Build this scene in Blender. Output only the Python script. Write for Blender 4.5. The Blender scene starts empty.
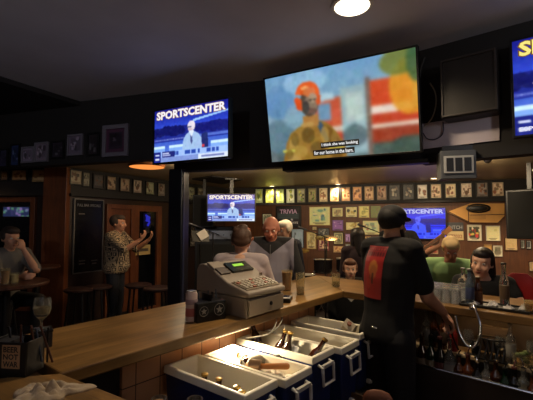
import bpy, bmesh, math, random
import numpy as np
from mathutils import Vector, Matrix, Euler
from mathutils.bvhtree import BVHTree
PI = math.pi
random.seed(7)
scene = bpy.context.scene
COL = scene.collection
V = Vector

# ------------------------------------------------------------------ camera and sight lines
CAM_H = 1.58
F_PX = 385.0
PITCH = math.radians(3.27)
cam_data = bpy.data.cameras.new('camera')
cam_data.sensor_width = 36.0
cam_data.lens = 36.0 * F_PX / 533.0
cam_data.clip_start = 0.05
cam = bpy.data.objects.new('camera', cam_data)
COL.objects.link(cam)
cam.location = (0, 0, CAM_H)
cam.rotation_euler = (PI / 2 + PITCH, 0, 0)
scene.camera = cam
CP, SP = math.cos(PITCH), math.sin(PITCH)

def ray(px, py):
    dx = (px - 266.5) / F_PX
    dy = (200.0 - py) / F_PX
    return V((dx, CP - dy * SP, SP + dy * CP))
def hz(px, py, z):
    d = ray(px, py); t = (z - CAM_H) / d.z
    return V((d.x * t, d.y * t, z))
def hy(px, py, y):
    d = ray(px, py); t = y / d.y
    return V((d.x * t, y, CAM_H + d.z * t))
class Plane:
    """a vertical wall plane from A to B seen from the room; u runs left to right, n points to the room"""
    def __init__(s, A, B):
        s.A = V((A[0], A[1], 0)); s.B = V((B[0], B[1], 0))
        s.u = (s.B - s.A).normalized(); s.n = V((s.u.y, -s.u.x, 0))
        s.rz = math.atan2(s.u.y, s.u.x)
    def hit(s, px, py, off=0.0):
        d = ray(px, py); O = V((0, 0, CAM_H)); A = s.A + s.n * off
        t = (A - O).dot(s.n) / d.dot(s.n)
        return O + d * t
    def at(s, dist, z, off=0.0):
        p = s.A + s.u * dist + s.n * off
        return V((p.x, p.y, z))

# ------------------------------------------------------------------ materials
def lin(c):
    return tuple(((x / 255.0) / 12.92 if x / 255.0 <= 0.04045 else (((x / 255.0) + 0.055) / 1.055) ** 2.4) for x in c[:3]) + (1.0,)
_M = {}
def mat(name, rgb=(128, 128, 128), rough=0.6, metal=0.0, noise=0.0, nscale=8.0, bump=0.0, emit=0.0, trans=0.0, spec=0.5, coat=0.0, ior=1.45, alpha=1.0, sheen=0.0):
    if name in _M: return _M[name]
    m = bpy.data.materials.new(name); m.use_nodes = True
    nt = m.node_tree; b = nt.nodes['Principled BSDF']
    c = lin(rgb)
    b.inputs['Base Color'].default_value = c
    b.inputs['Roughness'].default_value = rough
    b.inputs['Metallic'].default_value = metal
    b.inputs['Specular IOR Level'].default_value = spec
    b.inputs['IOR'].default_value = ior
    b.inputs['Coat Weight'].default_value = coat
    b.inputs['Transmission Weight'].default_value = trans
    b.inputs['Sheen Weight'].default_value = sheen
    b.inputs['Alpha'].default_value = alpha
    if emit > 0:
        b.inputs['Emission Color'].default_value = c
        b.inputs['Emission Strength'].default_value = emit
    if noise > 0 or bump > 0:
        tc = nt.nodes.new('ShaderNodeTexCoord')
        nz = nt.nodes.new('ShaderNodeTexNoise'); nz.inputs['Scale'].default_value = nscale; nz.inputs['Detail'].default_value = 5
        nt.links.new(tc.outputs['Object'], nz.inputs['Vector'])
        if noise > 0:
            r = nt.nodes.new('ShaderNodeValToRGB')
            r.color_ramp.elements[0].position = 0.3; r.color_ramp.elements[1].position = 0.7
            r.color_ramp.elements[0].color = tuple(x * (1 - noise) for x in c[:3]) + (1,)
            r.color_ramp.elements[1].color = tuple(min(1, x * (1 + noise)) for x in c[:3]) + (1,)
            nt.links.new(nz.outputs['Fac'], r.inputs['Fac']); nt.links.new(r.outputs['Color'], b.inputs['Base Color'])
        if bump > 0:
            bp = nt.nodes.new('ShaderNodeBump'); bp.inputs['Strength'].default_value = bump; bp.inputs['Distance'].default_value = 0.01
            nt.links.new(nz.outputs['Fac'], bp.inputs['Height']); nt.links.new(bp.outputs['Normal'], b.inputs['Normal'])
    _M[name] = m
    return m
def wood(name, c1, c2, rough=0.45, plank=0.09, along='X', coat=0.0, seam=0.75, length=1.1, ang=0.0, dirt=0.35):
    """planks running along the object's X (or Z) axis"""
    if name in _M: return _M[name]
    m = bpy.data.materials.new(name); m.use_nodes = True
    nt = m.node_tree; N = nt.nodes; L = nt.links; b = N['Principled BSDF']
    tc = N.new('ShaderNodeTexCoord'); mp = N.new('ShaderNodeMapping')
    L.new(tc.outputs['Object'], mp.inputs['Vector'])
    if along == 'Z': mp.inputs['Rotation'].default_value = (0, PI / 2, 0)
    else: mp.inputs['Rotation'].default_value = (0, 0, ang)
    st = N.new('ShaderNodeMapping'); st.inputs['Scale'].default_value = (1.2, 16, 16)
    L.new(mp.outputs['Vector'], st.inputs['Vector'])
    nz = N.new('ShaderNodeTexNoise'); nz.inputs['Scale'].default_value = 2.2; nz.inputs['Detail'].default_value = 7; nz.inputs['Roughness'].default_value = 0.65
    L.new(st.outputs['Vector'], nz.inputs['Vector'])
    r = N.new('ShaderNodeValToRGB'); r.color_ramp.elements[0].position = 0.3; r.color_ramp.elements[1].position = 0.7
    r.color_ramp.elements[0].color = lin(c1); r.color_ramp.elements[1].color = lin(c2)
    L.new(nz.outputs['Fac'], r.inputs['Fac'])
    br = N.new('ShaderNodeTexBrick'); br.inputs['Scale'].default_value = 1.0
    br.inputs['Brick Width'].default_value = length; br.inputs['Row Height'].default_value = plank
    br.inputs['Mortar Size'].default_value = 0.0022; br.inputs['Mortar Smooth'].default_value = 0.3
    br.inputs['Color1'].default_value = (1, 1, 1, 1); br.inputs['Color2'].default_value = (0.72, 0.72, 0.72, 1)
    br.inputs['Mortar'].default_value = (1 - seam, 1 - seam, 1 - seam, 1)
    L.new(mp.outputs['Vector'], br.inputs['Vector'])
    mx = N.new('ShaderNodeMix'); mx.data_type = 'RGBA'; mx.blend_type = 'MULTIPLY'; mx.inputs['Factor'].default_value = 1.0
    L.new(r.outputs['Color'], mx.inputs['A']); L.new(br.outputs['Color'], mx.inputs['B'])
    n2 = N.new('ShaderNodeTexNoise'); n2.inputs['Scale'].default_value = 3.5; n2.inputs['Detail'].default_value = 6
    L.new(tc.outputs['Object'], n2.inputs['Vector'])
    r2 = N.new('ShaderNodeValToRGB'); r2.color_ramp.elements[0].position = 0.35; r2.color_ramp.elements[1].position = 0.62
    r2.color_ramp.elements[0].color = (1 - dirt, 1 - dirt, 1 - dirt, 1); r2.color_ramp.elements[1].color = (1, 1, 1, 1)
    L.new(n2.outputs['Fac'], r2.inputs['Fac'])
    m2 = N.new('ShaderNodeMix'); m2.data_type = 'RGBA'; m2.blend_type = 'MULTIPLY'; m2.inputs['Factor'].default_value = 1.0
    L.new(mx.outputs['Result'], m2.inputs['A']); L.new(r2.outputs['Color'], m2.inputs['B'])
    L.new(m2.outputs['Result'], b.inputs['Base Color'])
    b.inputs['Roughness'].default_value = rough; b.inputs['Coat Weight'].default_value = coat
    b.inputs['Coat Roughness'].default_value = 0.2
    _M[name] = m
    return m
def attr_mat(name, emit=0.0, rough=0.5, fac=1.0):
    if name in _M: return _M[name]
    m = bpy.data.materials.new(name); m.use_nodes = True
    nt = m.node_tree; b = nt.nodes['Principled BSDF']
    a = nt.nodes.new('ShaderNodeVertexColor'); a.layer_name = 'art'
    b.inputs['Roughness'].default_value = rough
    if emit > 0:
        b.inputs['Base Color'].default_value = (0.004, 0.004, 0.004, 1)
        nt.links.new(a.outputs['Color'], b.inputs['Emission Color']); b.inputs['Emission Strength'].default_value = emit
    else:
        nt.links.new(a.outputs['Color'], b.inputs['Base Color'])
    _M[name] = m
    return m
def tile_mat(name):
    m = bpy.data.materials.new(name); m.use_nodes = True
    nt = m.node_tree; N = nt.nodes; L = nt.links; b = N['Principled BSDF']
    tc = N.new('ShaderNodeTexCoord'); sx = N.new('ShaderNodeSeparateXYZ'); cx = N.new('ShaderNodeCombineXYZ')
    L.new(tc.outputs['Object'], sx.inputs[0]); L.new(sx.outputs['X'], cx.inputs['X']); L.new(sx.outputs['Z'], cx.inputs['Y'])
    br = N.new('ShaderNodeTexBrick'); br.offset = 0.0; br.inputs['Scale'].default_value = 1
    br.inputs['Brick Width'].default_value = 0.125; br.inputs['Row Height'].default_value = 0.125; br.inputs['Mortar Size'].default_value = 0.0025
    br.inputs['Color1'].default_value = lin((206, 150, 102)); br.inputs['Color2'].default_value = lin((192, 136, 90)); br.inputs['Mortar'].default_value = lin((70, 46, 34))
    L.new(cx.outputs[0], br.inputs['Vector']); L.new(br.outputs['Color'], b.inputs['Base Color'])
    b.inputs['Roughness'].default_value = 0.45
    _M[name] = m
    return m

# ------------------------------------------------------------------ mesh builder
class MB:
    def __init__(s): s.v = []; s.f = []
    def add(s, vs, fs):
        o = len(s.v); s.v += [V(p) for p in vs]; s.f += [tuple(i + o for i in f) for f in fs]; return s
    def box(s, c, d, rot=None):
        c = V(c); hx, hy_, hz_ = d[0] / 2, d[1] / 2, d[2] / 2
        P = [V((x, y, z)) for x in (-hx, hx) for y in (-hy_, hy_) for z in (-hz_, hz_)]
        if rot is not None: P = [rot @ p for p in P]
        return s.add([p + c for p in P], [(0, 1, 3, 2), (4, 6, 7, 5), (0, 4, 5, 1), (2, 3, 7, 6), (0, 2, 6, 4), (1, 5, 7, 3)])
    def bar(s, a, b, w, t, up=(0, 0, 1)):
        a, b = V(a), V(b); d = (b - a); l = d.length; d.normalize()
        sd = d.cross(V(up)).normalized(); u = sd.cross(d)
        R = Matrix((d, sd, u)).transposed()
        return s.box((a + b) / 2, (l, w, t), R)
    def tube(s, pts, r, n=8, closed=False, caps=True):
        pts = [V(p) for p in pts]; m = len(pts); rr = r if isinstance(r, (list, tuple)) else [r] * m
        vs = []; ref = None
        for i, p in enumerate(pts):
            if closed: t = (pts[(i + 1) % m] - pts[i - 1]).normalized()
            else: t = (pts[min(i + 1, m - 1)] - pts[max(i - 1, 0)]).normalized()
            if ref is None:
                ref = V((0, 0, 1)) if abs(t.z) < 0.9 else V((1, 0, 0))
            sd = (ref - t * ref.dot(t)).normalized(); ref = sd; b = t.cross(sd)
            for k in range(n):
                a = 2 * PI * k / n; vs.append(p + (sd * math.cos(a) + b * math.sin(a)) * rr[i])
        fs = []
        for i in range(m if closed else m - 1):
            j = (i + 1) % m
            for k in range(n):
                k2 = (k + 1) % n; fs.append((i * n + k, i * n + k2, j * n + k2, j * n + k))
        if not closed and caps: fs += [tuple(range(n - 1, -1, -1)), tuple((m - 1) * n + k for k in range(n))]
        return s.add(vs, fs)
    def lathe(s, prof, n=20, c=(0, 0, 0), axis=None):
        """prof: list of (r, z)"""
        c = V(c); vs = []; fs = []
        for r, z in prof:
            for k in range(n):
                a = 2 * PI * k / n; p = V((r * math.cos(a), r * math.sin(a), z))
                if axis is not None: p = axis @ p
                vs.append(p + c)
        m = len(prof)
        for i in range(m - 1):
            for k in range(n):
                k2 = (k + 1) % n; fs.append((i * n + k, i * n + k2, (i + 1) * n + k2, (i + 1) * n + k))
        if prof[0][0] > 1e-5: fs.append(tuple(range(n - 1, -1, -1)))
        if prof[-1][0] > 1e-5: fs.append(tuple((m - 1) * n + k for k in range(n)))
        return s.add(vs, fs)
    def prism(s, poly, z0, z1):
        n = len(poly)
        ar = sum(poly[i][0] * poly[(i + 1) % n][1] - poly[(i + 1) % n][0] * poly[i][1] for i in range(n))
        if ar < 0: poly = poly[::-1]
        vs = [(p[0], p[1], z0) for p in poly] + [(p[0], p[1], z1) for p in poly]
        fs = [tuple(range(n - 1, -1, -1)), tuple(range(n, 2 * n))] + [(i, (i + 1) % n, n + (i + 1) % n, n + i) for i in range(n)]
        return s.add(vs, fs)
    def ell(s, c, r, R=None, n=14, m=9):
        c = V(c); r = (r, r, r) if isinstance(r, (int, float)) else r
        vs = [V((0, 0, r[2]))]; fs = []
        for i in range(1, m):
            t = PI * i / m
            for k in range(n):
                a = 2 * PI * k / n
                vs.append(V((r[0] * math.sin(t) * math.cos(a), r[1] * math.sin(t) * math.sin(a), r[2] * math.cos(t))))
        vs.append(V((0, 0, -r[2])))
        for k in range(n): fs.append((0, 1 + k, 1 + (k + 1) % n))
        for i in range(m - 2):
            for k in range(n):
                a, b = 1 + i * n + k, 1 + i * n + (k + 1) % n; fs.append((a, a + n, b + n, b))
        e = len(vs) - 1
        for k in range(n): fs.append((e, e - n + (k + 1) % n, e - n + k))
        if R is not None: vs = [R @ p for p in vs]
        return s.add([p + c for p in vs], fs)
    def cap(s, a, b, ra, rb, n=12):
        a, b = V(a), V(b)
        d = (b - a)
        if d.length < 1e-5: return s.ell(a, ra)
        d.normalize(); prof = []
        for i in range(0, 5):
            t = PI / 2 * i / 4; prof.append((max(1e-4, ra * math.sin(t)), a - d * ra * math.cos(t)))
        for i in range(0, 5):
            t = PI / 2 * i / 4; prof.append((max(1e-4, rb * math.cos(t)), b + d * rb * math.sin(t)))
        return s.tube([p for _, p in prof], [r for r, _ in prof], n)
    def loft(s, secs, n=18):
        """secs: (centre, side vector * rx, front vector * ry)"""
        vs = []; fs = []
        for c, a, b in secs:
            for k in range(n):
                t = 2 * PI * k / n; vs.append(V(c) + V(a) * math.cos(t) + V(b) * math.sin(t))
        m = len(secs)
        for i in range(m - 1):
            for k in range(n):
                k2 = (k + 1) % n; fs.append((i * n + k, i * n + k2, (i + 1) * n + k2, (i + 1) * n + k))
        fs += [tuple(range(n - 1, -1, -1)), tuple((m - 1) * n + k for k in range(n))]
        return s.add(vs, fs)
    def mesh(s, name):
        me = bpy.data.meshes.new(name); me.from_pydata([tuple(p) for p in s.v], [], s.f); me.validate()
        bm = bmesh.new(); bm.from_mesh(me); bmesh.ops.recalc_face_normals(bm, faces=bm.faces); bm.to_mesh(me); bm.free()
        return me

def tag(o, label=None, cat=None, group=None, kind=None):
    if label: o['label'] = label
    if cat: o['category'] = cat
    if group: o['group'] = group
    if kind: o['kind'] = kind
    return o
def obj(name, mb, m, parent=None, smooth=False, bevel=0.0, label=None, loc=None, rz=None):
    me = mb.mesh(name) if isinstance(mb, MB) else mb
    o = bpy.data.objects.new(name, me); COL.objects.link(o)
    if m is not None:
        me.materials.clear(); me.materials.append(m)
    if parent is not None: o.parent = parent
    if loc is not None: o.location = loc
    if rz is not None: o.rotation_euler = (0, 0, rz)
    if smooth:
        me.polygons.foreach_set('use_smooth', [True] * len(me.polygons))
        if smooth != 'all': me.set_sharp_from_angle(angle=math.radians(38))
    if bevel:
        md = o.modifiers.new('bevel', 'BEVEL'); md.width = bevel; md.segments = 2; md.limit_method = 'ANGLE'
    if label: o['label'] = label
    return o
def thing(name, label, cat, loc=(0, 0, 0), rz=0.0, group=None):
    o = bpy.data.objects.new(name, None); COL.objects.link(o); o.empty_display_size = 0.05
    o.location = loc; o.rotation_euler = (0, 0, rz)
    return tag(o, label, cat, group)
def children(o): return [c for c in bpy.data.objects if c.parent == o]
def dup(o, loc=None, rz=None, label=None, group=None, scale=None, parent=None):
    kids = children(o)
    c = o.copy(); COL.objects.link(c)
    if parent is not None: c.parent = parent
    if loc is not None: c.location = loc
    if rz is not None: c.rotation_euler = (0, 0, rz)
    if scale is not None: c.scale = (scale, scale, scale) if isinstance(scale, (int, float)) else scale
    if label: c['label'] = label
    if group: c['group'] = group
    for k in kids: dup(k, parent=c)
    return c
def struct(name, mb, m, bevel=0.0):
    o = obj(name, mb, m, bevel=bevel); o['kind'] = 'structure'; return o

# ------------------------------------------------------------------ painted panels (prints and screens)
class Art:
    def __init__(s, w, h, bg=(20, 20, 20)):
        s.w, s.h = w, h; s.a = np.zeros((h, w, 3)); s.a[:] = bg
        s.Y, s.X = np.mgrid[0:h, 0:w]; s.X = (s.X + .5) / w; s.Y = (s.Y + .5) / h
    def put(s, mask, c, al=1.0):
        s.a[mask] = s.a[mask] * (1 - al) + np.array(c) * al; return s
    def rect(s, x0, y0, x1, y1, c, al=1.0): return s.put((s.X >= x0) & (s.X < x1) & (s.Y >= y0) & (s.Y < y1), c, al)
    def ell(s, cx, cy, rx, ry, c, al=1.0): return s.put(((s.X - cx) / rx) ** 2 + ((s.Y - cy) / ry) ** 2 < 1, c, al)
    def poly(s, pts, c, al=1.0):
        m = np.zeros_like(s.X, bool); n = len(pts)
        for i in range(n):
            x0, y0 = pts[i]; x1, y1 = pts[(i + 1) % n]
            if y0 == y1: continue
            cnd = ((y0 > s.Y) != (y1 > s.Y)) & (s.X < (x1 - x0) * (s.Y - y0) / (y1 - y0) + x0)
            m ^= cnd
        return s.put(m, c, al)
    def grad(s, y0, y1, c0, c1):
        t = np.clip((s.Y - y0) / (y1 - y0), 0, 1)[..., None]; m = (s.Y >= y0) & (s.Y < y1)
        g = np.array(c0) * (1 - t) + np.array(c1) * t; s.a[m] = g[m]; return s
    def blur(s, k=1):
        for _ in range(k):
            p = np.pad(s.a, ((1, 1), (1, 1), (0, 0)), 'edge')
            s.a = (p[:-2, 1:-1] + p[2:, 1:-1] + p[1:-1, :-2] + p[1:-1, 2:] + 2 * p[1:-1, 1:-1]) / 6
        return s
    def mottle(s, amp, cell, seed=1):
        r = np.random.default_rng(seed); h, w = s.h // cell + 2, s.w // cell + 2
        g = np.kron(r.normal(0, amp, (h, w, 3)) * .4 + r.normal(0, amp, (h, w, 1)), np.ones((cell, cell, 1)))[:s.h, :s.w]
        b = s.a; s.a = g; s.blur(max(1, cell - 1)); s.a = b + s.a; return s
    def noise(s, amp, rng): s.a += rng.normal(0, amp, s.a.shape); return s
def art_mesh(name, art, W, H, y=0.0, fn=None):
    """upright panel in the XZ plane, centred, facing -Y; colours are stored per point"""
    h, w = art.h, art.w
    A = np.clip(art.a, 0, 255) / 255.0
    A = np.where(A <= 0.04045, A / 12.92, ((A + 0.055) / 1.055) ** 2.4)
    vs = []
    for j in range(h):
        for i in range(w):
            x = (i / (w - 1) - .5) * W; z = (.5 - j / (h - 1)) * H
            vs.append((x, y, z) if fn is None else fn(x, z))
    fs = [(j * w + i, (j + 1) * w + i, (j + 1) * w + i + 1, j * w + i + 1) for j in range(h - 1) for i in range(w - 1)]
    me = bpy.data.meshes.new(name); me.from_pydata(vs, [], fs)
    ca = me.color_attributes.new('art', 'FLOAT_COLOR', 'POINT')
    ca.data.foreach_set('color', np.concatenate([A.reshape(-1, 3), np.ones((h * w, 1))], 1).astype(np.float32).ravel())
    return me
def text_mesh(name, s, W, H, y=0.0, bold=0.0, cx=0.0, cz=0.0, depth=0.0):
    cu = bpy.data.curves.new('t', 'FONT'); cu.body = s; cu.size = 1.0; cu.offset = bold; cu.resolution_u = 2
    cu.extrude = 0.0
    ob = bpy.data.objects.new('t', cu); COL.objects.link(ob)
    dg = bpy.context.evaluated_depsgraph_get()
    me = bpy.data.meshes.new_from_object(ob.evaluated_get(dg)); me.name = name
    bpy.data.objects.remove(ob); bpy.data.curves.remove(cu)
    xs = [v.co.x for v in me.vertices]; ys = [v.co.y for v in me.vertices]
    x0, x1, y0, y1 = min(xs), max(xs), min(ys), max(ys)
    for v in me.vertices:
        v.co = ((v.co.x - x0) / (x1 - x0) * W - W / 2 + cx, y, (v.co.y - y0) / (y1 - y0) * H - H / 2 + cz)
    return me
# ------------------------------------------------------------------ the room
ZI, ZO = 2.95, 2.35
A_DARK = mat('soot black paint', (27, 23, 22), 0.7)
M_CEIL_IN = mat('inner ceiling plaster', (196, 196, 206), 0.75, noise=0.05, nscale=3, bump=0.15)  # bluish tint stands in for television glow on the ceiling
M_CEIL_OUT = mat('outer ceiling cream paint', (176, 156, 122), 0.42, noise=0.05, nscale=2)
M_WALL_WOOD = wood('brown wall boards', (140, 78, 32), (190, 112, 50), 0.55, 0.16, 'Z', dirt=0.3, length=3.0)
M_WALL_RED = wood('red brown wall boards', (76, 42, 27), (104, 60, 37), 0.5, 0.14, 'Z', dirt=0.3, length=3.0)
M_FLOOR = wood('dark floor boards', (42, 28, 20), (62, 42, 28), 0.5, 0.12, 'X')
M_TRIM = wood('dark door wood', (92, 48, 26), (124, 70, 36), 0.45, 0.4, 'Z')
M_BLACK = mat('black frame lacquer', (14, 12, 12), 0.4)
M_BLKPL = mat('black plastic', (11, 11, 12), 0.4)
M_CHROME = mat('chrome', (190, 190, 190), 0.15, 1.0)
M_STEEL = mat('brushed steel', (150, 148, 144), 0.32, 1.0)
M_WHITE = mat('white paint', (205, 200, 190), 0.5)

C0 = (-2.8, 5.4); CL = (-5.6, 5.66); CC = (-0.95, 8.75)
WS = Plane(CL, C0); WL = Plane(C0, CC)
CR = (6.4, 8.75 + (6.4 + 0.95) * (6.9 - 8.75) / (4.28 + 0.95))
WB = Plane(CC, CR)
room = [(-5.6, -2.5), (6.4, -2.5), CR, CC, C0, CL]
struct('floor', MB().prism(room, -0.1, 0.0), M_FLOOR)
def wall(name, P, z1, m, z0=0.0, t=0.12):
    L = (P.B - P.A).length
    o = struct(name, MB().box((L / 2, t / 2, (z0 + z1) / 2), (L, t, z1 - z0)), m)
    o.location = P.A; o.rotation_euler = (0, 0, P.rz); return o
wall('wall_entrance', WS, 3.1, M_WALL_RED)
wall('wall_left', WL, 3.1, M_WALL_RED)
wall('wall_back', WB, 3.1, M_WALL_WOOD)
wall('wall_right', Plane(CR, (6.4, -2.5)), 3.1, M_WALL_WOOD)
wall('wall_front', Plane((6.4, -2.5), (-5.6, -2.5)), 3.1, M_WALL_WOOD)
wall('wall_far_left', Plane((-5.6, -2.5), CL), 3.1, M_WALL_RED)

# soffit line over the bar
FA, FB, FC, FD, FE = (-5.6, 5.45), (-0.95, 3.93), (0.15, 3.60), (1.22, 3.02), (4.6, 0.25)
fas = [FA, FB, FC, FD, FE]
def offs(pl, d):
    out = []
    for i, p in enumerate(pl):
        a = V(pl[max(i - 1, 0)]); b = V(pl[min(i + 1, len(pl) - 1)]); t = (b - a).normalized()
        out.append((p[0] - t.y * d, p[1] + t.x * d))
    return out
back = offs(fas, 0.14)
struct('ceiling', MB().prism([(-5.6, -2.5), (6.4, -2.5), (6.4, 0.25)] + fas[::-1], ZI, ZI + 0.1), M_CEIL_IN)
struct('ceiling_outer', MB().prism(back + [(6.4, 0.25), CR, CC, C0, CL], ZO, ZO + 0.08), M_CEIL_OUT)
def fascia(name, a, b, a2, b2, z0):
    return struct(name, MB().prism([a, b, b2, a2], z0, ZI), A_DARK)
fascia('wall_soffit_left', fas[0], fas[1], back[0], back[1], 2.24)
fascia('wall_soffit_middle', fas[1], fas[2], back[1], back[2], 2.10)
fascia('wall_soffit_centre', fas[2], fas[3], back[2], back[3], 2.06)
fascia('wall_soffit_right', fas[3], fas[4], back[3], back[4], 2.04)
# beam along the soffit top
SL = Plane(FA, FB); SM = Plane(FB, FC); SC = Plane(FC, FD); SR = Plane(FD, FE)
# dark dropped panel in the inner ceiling at left
q = [hz(-60, 52, ZI), hz(0, 76, ZI), hz(101, 108, ZI), hz(40, 119, ZI), hz(-60, 132, ZI)]
struct('ceiling_recess_panel', MB().prism([(p.x, p.y) for p in q], ZI - 0.05, ZI), A_DARK)
q = [hz(194, 178.0, ZO), hz(213, 176.0, ZO), hz(250, 181, ZO), hz(229, 183.5, ZO)]
q = [hz(192, 178.5, ZO), hz(212, 175.5, ZO), hz(243, 179, ZO), hz(222, 183.5, ZO)]
struct('ceiling_hatch', MB().prism([(p.x, p.y) for p in q], ZO - 0.02, ZO), A_DARK)

# black picture ledge and band round the outer walls
for i, (P, m) in enumerate(((WS, 1), (WL, 1), (WB, 1))):
    L = (P.B - P.A).length
    o = struct('trim_%d' % (i + 1), MB().box((L / 2, -0.012, 2.165), (L, 0.02, 0.36)), A_DARK); o.location = P.A; o.rotation_euler = (0, 0, P.rz)
    o = struct('trim_%d' % (i + 4), MB().box((L / 2, -0.045, 1.965), (L, 0.088, 0.035)), A_DARK); o.location = P.A; o.rotation_euler = (0, 0, P.rz)
    o = struct('baseboard_%s' % ('entrance', 'left', 'back')[i], MB().box((L / 2, -0.012, 0.07), (L, 0.02, 0.14)), A_DARK); o.location = P.A; o.rotation_euler = (0, 0, P.rz)

# ------------------------------------------------------------------ doors and windows
def rect_on(P, x0, y0, x1, y1, off=0.0):
    xm, ym = (x0 + x1) / 2, (y0 + y1) / 2
    a, b = P.hit(x0, ym, off), P.hit(x1, ym, off); c, d = P.hit(xm, y0, off), P.hit(xm, y1, off)
    return (a + b) / 2 * 1.0 + V((0, 0, (c.z + d.z) / 2 - (a.z + b.z) / 2)), (b - a).length, c.z - d.z
M_GLASSDK = mat('dark window glass', (10, 12, 16), 0.08, 0.0)
def framed_opening(name, P, x0, x1, ztop, zbot, fw, pane_m, fm, rails=()):
    a, b = P.hit(x0, 250), P.hit(x1, 250); c = (a + b) / 2; w = (b - a).length
    e = bpy.data.objects.new(name, None); COL.objects.link(e); e['kind'] = 'structure'
    e.location = (c.x, c.y, 0); e.rotation_euler = (0, 0, P.rz)
    m = MB(); h = ztop - zbot
    for sx in (-1, 1): m.box((sx * (w / 2 - fw / 2), -0.03, (ztop + zbot) / 2), (fw, 0.05, h))
    m.box((0, -0.03, ztop - fw / 2), (w - 2 * fw, 0.05, fw)); m.box((0, -0.03, zbot + fw / 2), (w - 2 * fw, 0.05, fw))
    for rz in rails: m.box((0, -0.025, rz), (w - 2 * fw, 0.035, fw * 0.7))
    obj(name.split('_')[0] + '_frame', m, fm, e, bevel=0.004)
    obj(name.split('_')[0] + ('_pane' if pane_m is M_GLASSDK else '_panel'), MB().box((0, -0.008, (ztop + zbot) / 2), (w - 2 * fw, 0.012, h - 2 * fw)), pane_m, e)
    return e, w
# doorway with dark glass by the seated man
framed_opening('window_1', WS, -28, 36, 1.93, 0.35, 0.07, M_GLASSDK, M_TRIM)
# double door at left wall
d1, w1 = framed_opening('door_1', WL, 104, 132, 1.86, 0.02, 0.07, M_TRIM, M_TRIM, rails=(0.95,))
d2, w2 = framed_opening('door_2', WL, 132, 159, 1.86, 0.02, 0.10, M_GLASSDK, M_TRIM)
obj('door_handle', MB().tube([(-w2 / 2 + .05, -0.06, 0.95), (-w2 / 2 + .05, -0.09, 0.98), (-w2 / 2 + .05, -0.09, 1.12), (-w2 / 2 + .05, -0.06, 1.15)], 0.01), M_CHROME, d2, True)
framed_opening('door_3', WL, 170, 186, 1.86, 0.02, 0.07, M_TRIM, M_TRIM, rails=(0.95,))
# broad wooden pilaster where the two left walls meet
o = struct('trim_7', MB().box((0, -0.03, 1.17), (0.34, 0.1, 2.34)), M_TRIM, 0.005); o.location = (C0[0] - 0.13, C0[1], 0); o.rotation_euler = (0, 0, WS.rz)

# ------------------------------------------------------------------ pictures
rng = np.random.default_rng(5)
M_PRINT = attr_mat('printed paper', rough=0.45)
FR = {'black': M_BLACK, 'brown': mat('brown picture frame', (70, 38, 20), 0.4), 'gold': mat('pale wood frame', (150, 112, 62), 0.4),
      'white': mat('white picture frame', (190, 182, 165), 0.45), 'plum': mat('plum mat board', (78, 44, 66), 0.5), 'grey': mat('grey mat board', (104, 98, 108), 0.6)}
def random_art(bg, cols, n=14, w=16, h=16, text=True):
    a = Art(w * 2, h * 2, bg)
    a.rect(.12, .12, .88, .82, cols[0])
    for i in range(n):
        x, y = rng.uniform(.15, .75), rng.uniform(.15, .7); c = cols[rng.integers(len(cols))]
        if rng.random() < .5: a.rect(x, y, x + rng.uniform(.06, .25), y + rng.uniform(.05, .25), c)
        else: a.ell(x, y, rng.uniform(.05, .16), rng.uniform(.05, .18), c)
    if text:
        for k in range(2): a.rect(.18 + .1 * k, .86 + .05 * k, .8 - .1 * k, .885 + .05 * k, (60, 50, 45))
    return a.blur(1).noise(6, rng)
def picture(P, box, art, frame='black', label='', cat='picture', group=None, name='framed_picture', off=0.0, fw=0.018, mat_board=None, t=0.024):
    c, w, h = rect_on(P, *box, off)
    e = thing(name, label, cat, c, P.rz, group)
    m = MB()
    for sx in (-1, 1): m.box((sx * (w / 2 - fw / 2), -t / 2, 0), (fw, t, h))
    for sz in (-1, 1): m.box((0, -t / 2, sz * (h / 2 - fw / 2)), (w - 2 * fw, t, fw))
    obj('frame', m, FR[frame], e, bevel=0.002)
    obj('backing_board', MB().box((0, -0.004, 0), (w - fw * 1.2, 0.008, h - fw * 1.2)), FR[mat_board or frame], e)
    k = 0.72 if mat_board else 1.0
    W, H = (w - 2 * fw) * k, (h - 2 * fw) * k
    obj('print', art_mesh('print', art, W, H, -0.0095), M_PRINT, e)
    return e
ORD = ['first', 'second', 'third', 'fourth', 'fifth', 'sixth', 'seventh', 'eighth', 'ninth', 'tenth', 'eleventh', 'twelfth', 'thirteenth', 'fourteenth', 'fifteenth', 'sixteenth', 'seventeenth', 'eighteenth', 'nineteenth', 'twentieth']
OFFR = 0.03
# top row on the back wall
row = [(259.5, 8.6), (269.8, 8.8), (280.3, 9), (290.6, 9.2), (301.2, 9), (312.5, 9), (323.6, 9.4), (334.5, 9.6), (345.8, 9.6), (357.3, 9.8), (369.2, 10.2), (381.8, 10.4), (394.6, 10.4), (408.3, 10.6), (422.3, 10.8), (436, 11.4), (450.6, 11.6), (466.2, 12), (482, 12.2), (497.8, 12.8)]
desc = ['pale green', 'yellow green', 'lime green', 'pale mint', 'grey green', 'olive', 'tan and brown', 'cream figured', 'brown', 'orange brown', 'tan', 'dark tan', 'mostly black', 'black lettered', 'white bordered grey', 'white bordered orange', 'cream and orange', 'white bordered brown', 'dark grey bordered', 'white bordered sepia']
bgs = [(150, 165, 120), (176, 184, 90), (160, 180, 110), (215, 225, 190), (140, 140, 110), (120, 110, 60), (180, 160, 120), (205, 180, 130), (150, 110, 70), (190, 130, 70), (170, 130, 80), (130, 95, 60), (35, 30, 28), (30, 28, 28), (205, 195, 180), (210, 180, 140), (220, 195, 150), (205, 185, 160), (120, 105, 95), (200, 175, 145)]
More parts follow.
